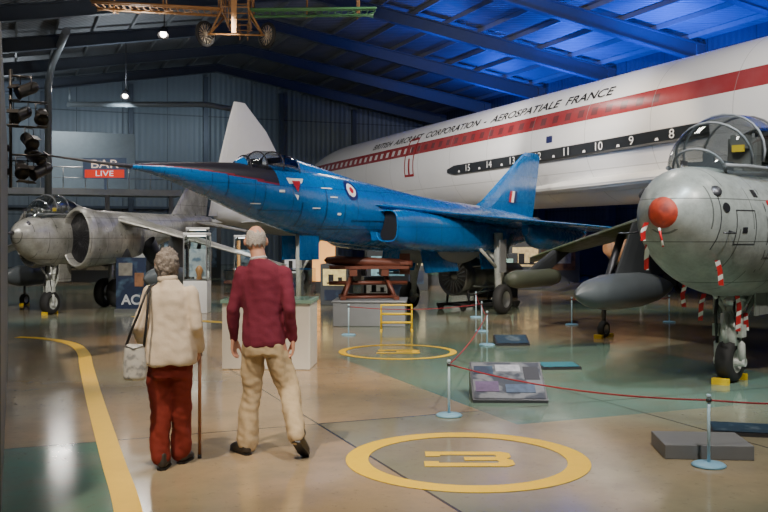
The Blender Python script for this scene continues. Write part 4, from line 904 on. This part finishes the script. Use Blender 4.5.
sw = MB(); sw.rings([(.84, .0, 0, .158, .128), (.855, 0, 0, .166, .133), (.885, .0, 0, .172, .138), (.98, 0, 0, .168, .134), (1.1, 0, 0, .162, .124), (1.25, 0, 0, .168, .124), (1.36, 0, -.005, .168, .118), (1.43, 0, -.005, .148, .105), (1.475, -.01, -.005, .108, .088), (1.52, -.035, 0, .066, .068)])
for L_ in (LA, RA): sw.limb([L_[0], tuple((Vector(L_[0])+Vector(L_[1]))/2), L_[1], tuple((Vector(L_[2])*.6+Vector(L_[1])*.4)), L_[2]], [.066, .058, .052, .048, .039])
blob(sw, 'sweater', M_maroon, man, .009, 10, .018, 8.)
MB().rev([(.062, 0), (.067, .010), (.066, .020), (.06, .024)], (-.038, 0, 1.508), (-.15, .1, 1), 24).obj('shirt_collar', mat('collar_white', (.5, .48, .5), .8), man)
tr_ = MB(); tr_.rings([(.78, 0, 0, .160, .122), (.86, 0, 0, .168, .128), (.93, 0, 0, .16, .12)])
tr_.limb([(-.082, 0, .84), (-.105, .07, .50), (-.13, .05, .25), (-.138, .04, .09)], [.094, .080, .076, .078]); tr_.limb([(.082, 0, .84), (.18, .07, .52), (.25, -.05, .32), (.29, -.14, .19)], [.094, .082, .075, .075])
blob(tr_, 'trousers', M_beige, man, .010, 8, .026, 9.)
shoe(man, (-.12, -.01, 0), .75, 0, .25, M_dshoe, 1.05); shoe(man, (.297, -.20, .15), -.2, -.68, .24, M_dshoe, 1.05)

wm = thing('person', 'person in cream jacket and brick red trousers with cane', 'person', S(-1.57, 6.75), -A)
hw_ = (-.03, .03, 1.48)
b_ = MB(); head(b_, hw_, .2, .97); b_.limb([(-.025, .005, 1.42), (-.01, -.01, 1.33)], [.046, .055])
b_.rings([(.8, 0, 0, .14, .11), (1.0, 0, 0, .12, .09), (1.2, 0, 0, .13, .09), (1.3, 0, 0, .11, .08), (1.35, 0, 0, .07, .06)])
LA = [(-.142, 0, 1.27), (-.215, -.05, 1.03), (-.215, .1, .86)]; RA = [(.147, 0, 1.27), (.208, -.04, 1.03), (.185, .10, .86)]
for L_ in (LA, RA): b_.limb(L_, [.043, .034, .024])
LL = [(-.075, 0, .8), (-.075, .03, .45), (-.035, -.06, .10)]; RL = [(.075, 0, .8), (.07, .08, .45), (.05, .12, .10)]
for L_ in (LL, RL): b_.limb(L_, [.07, .05, .035])
hand(b_, LA[2], (.1, .35, -1), (1, .2, 0), (.2, 1, 0), .8, .92); hand(b_, RA[2], (0, .45, -.8), (-1, .1, 0), (-.1, 1, .4), 1.1, .92)
blob(b_, 'body', M_skin, wm, .0075, 3)
headparts(wm, hw_, .2, .97)
hair(wm, hw_, .2, 1.0, M_ghair, lambda p: (p.y < .045 and p.z > -.085-.2*p.y+.012*math.sin(p.x*160)) or p.z > .065, .14, .17)
jk = MB(); jk.rings([(.755, 0, 0, .190, .154), (.765, 0, 0, .200, .160), (.80, 0, 0, .202, .162), (.92, 0, 0, .188, .150), (1.03, 0, 0, .168, .136), (1.15, 0, 0, .158, .126), (1.24, 0, -.005, .152, .116), (1.30, 0, -.005, .128, .098), (1.335, 0, 0, .095, .082), (1.385, -.015, 0, .062, .065)])
for L_ in (LA, RA): jk.limb([L_[0], tuple((Vector(L_[0])+Vector(L_[1]))/2), L_[1], tuple((Vector(L_[2])*.6+Vector(L_[1])*.4)), L_[2]], [.058, .053, .050, .048, .043])
blob(jk, 'jacket', M_cream, wm, .009, 10, .018, 8.)
MB().rev([(.066, 0), (.074, .012), (.072, .04), (.06, .045)], (-.016, 0, 1.355), (-.08, .1, 1), 24).obj('jacket_collar', M_cream, wm)
t2 = MB(); t2.rings([(.66, 0, 0, .158, .112), (.76, 0, 0, .165, .118), (.84, 0, 0, .155, .108)])
t2.limb([(-.075, 0, .74), (-.08, .02, .45), (-.06, -.03, .22), (-.045, -.05, .09)], [.090, .077, .072, .072]); t2.limb([(.075, 0, .74), (.07, .07, .45), (.058, .1, .22), (.055, .11, .09)], [.090, .075, .070, .068])
blob(t2, 'trousers', M_brick, wm, .010, 8, .026, 9.)
shoe(wm, (-.035, -.11, 0), .05, 0, .215, M_dshoe, .9); shoe(wm, (.06, .08, 0), -.15, 0, .215, M_dshoe, .9)
hx = Vector((.185, .165, .79))
cn = thing('walking_cane', 'brown wooden walking cane gripped by standing person', 'cane', S(-1.57, 6.75), -A)
MB().tube([(.165, .26, .012), tuple(hx)], [.012, .013], 10).obj('shaft', mat('cane_wood', (.30, .12, .04), .4, scale=20), cn)
MB().tube([tuple(hx+Vector((0, .05, -.005))), tuple(hx+Vector((0, .02, .018))), tuple(hx+Vector((0, -.04, .02)))], [.012, .014, .011], 10).obj('handle', mat('dark_wood', (.12, .06, .03), .4), cn)
MB().tube([(.165, .26, 0), (.165, .258, .03)], .015, 10).obj('ferrule', M_black, cn)
M_bag = blotch('silver_white_print', (.55, .55, .53), (.28, .29, .30), 18, .5, .5, 8, .15, pl=0)
hb = thing('shoulder_bag', 'silver grey patterned shoulder bag hanging on dark strap', 'bag', S(-1.57, 6.75), -A)
q = MB(); q.rings([(.67, 0, 0, .070, .038), (.69, 0, 0, .082, .048), (.78, 0, 0, .084, .048), (.90, 0, 0, .074, .038), (.925, 0, 0, .066, .025)], 20)
q.v = [(x_-.200, y_-.213, z_) for x_, y_, z_ in q.v]; blob(q, 'bag_body', M_bag, hb, .010, 4, .006, 8.)
MB().tube([(-.264, -.216, .905), (-.228, -.20, 1.02), (-.18, -.174, 1.15), (-.15, -.14, 1.26), (-.13, -.075, 1.325), (-.12, .04, 1.335), (-.14, .11, 1.2)], .009, 8).tube([(-.136, -.216, .905), (-.128, -.195, 1.02), (-.122, -.170, 1.15), (-.125, -.14, 1.26), (-.125, -.075, 1.325)], .009, 8).obj('strap', M_black, hb)
MB().tube([(-.265, -.234, .915), (-.200, -.258, .897), (-.135, -.234, .915)], .005, 6).obj('zip', M_metal, hb)

# ================================================================= lights
def area(loc, size, power, col, rot=(0, 0, 0)):
    l = bpy.data.lights.new('hall_light', 'AREA'); l.energy = power; l.color = col; l.size = size
    o = bpy.data.objects.new('hall_light', l); o.location = loc; o.rotation_euler = rot; COL.objects.link(o); return o
def spot(loc, tgt, power, col, ang, blend=.6, r=.12):
    l = bpy.data.lights.new('hall_spot', 'SPOT'); l.energy = power; l.color = col; l.spot_size = math.radians(ang); l.spot_blend = blend; l.shadow_soft_size = r
    o = bpy.data.objects.new('hall_spot', l); o.location = loc; d = Vector(tgt)-Vector(loc); o.rotation_euler = d.to_track_quat('-Z', 'Y').to_euler(); COL.objects.link(o)
warm = (1, .80, .57); neu = (1, .94, .86); blu = (.015, .09, 1); cool = (.76, .90, 1)
for u, v, p in ((3, 6, 160), (8, 12, 165), (3, 20, 165), (11, 24, 110), (4, 33, 220), (2, 45, 260), (12, 6, 90)):
    area((u, v, 8.4), 1.0, p, neu)
for u, v, p in ((2, 14, 75), (3, 26, 105), (4, 38, 115), (0, 46, 80)): area((u, v, 6.9), .8, p, (.85, .93, 1), (math.pi, 0, 0))
for u in (0, 5, 10): area((u, 47.5, 7.8), .8, 70, cool, (math.radians(65), 0, 0))
spot(S(-2.5, 3.5, 7.5), S(-1.0, 7.6, 0), 2400, warm, 42); spot(S(-.5, 1.5, 6.5), S(-1.2, 7.1, 1), 900, neu, 26); spot(S(2.5, 3.0, 7.5), S(1.2, 8.2), 2000, neu, 40)
spot(S(6, 5, 7.5), S(3.6, 10.2, 1.9), 2000, neu, 34); spot(S(1, 3, 7), S(3.4, 9.8, 1.6), 1500, neu, 28); spot(S(3.5, 6, 8), S(2.9, 10.8), 2200, cool, 38)
spot(S(-4, 7, 7.5), S(-2.3, 15, 2.4), 3400, neu, 32); spot(S(-1, 9, 7.8), S(1.5, 19.5, 2.1), 4000, neu, 40)
spot(S(2, 8, 8), S(.6, 13.0), 2900, warm, 40); spot(S(-5, 9, 8), S(-3.4, 13.0), 2600, warm, 38)
spot(S(-5, 11, 7), S(-6.8, 20, 1.5), 3600, neu, 34); spot(S(5, 12, 8), S(2.5, 21, 1.2), 2100, warm, 38)
spot(S(-2, 16, 7.5), S(-4, 23, .8), 1900, neu, 40); spot(S(5, 10, 7), S(3.4, 15.5, .9), 1300, neu, 36)
spot(S(0, 14, 8.3), S(4, 29, 4.6), 7800, neu, 54); spot(S(3, 10, 8), S(8, 20, 4.8), 4400, neu, 44); spot(S(1, 22, 5.5), S(3, 33, 4.4), 2200, neu, 54)
spot(S(-4, 22, 7.5), S(-4.5, 30, 4.5), 1500, neu, 34); spot(S(-2, 19, 5.6), S(-4, 25, 7.8), 420, warm, 70)
spot(S(3, 16, 8), S(6.0, 24, .8), 2200, warm, 46)
for v, p in ((14, 760), (20, 840), (26, 840), (32, 720), (38, 460)):
    area((20.5, v, 6.8), 1.0, p, blu, (math.pi, .35, 0))
for v in (18, 26, 33): area((15.5, v, 7.9), .6, 160, blu, (math.pi, 0, 0))
w = bpy.data.worlds.new('world'); scene.world = w; w.use_nodes = True
w.node_tree.nodes['Background'].inputs[0].default_value = (.3, .38, .5, 1); w.node_tree.nodes['Background'].inputs[1].default_value = .15

# ================================================================= camera
cam = bpy.data.cameras.new('camera'); cam.sensor_width = 36; cam.lens = 920/768*36; cam.shift_y = -21/768
co = bpy.data.objects.new('camera', cam); co.location = (0, 0, 1.7); co.rotation_euler = (math.pi/2, 0, -A); COL.objects.link(co); scene.camera = co
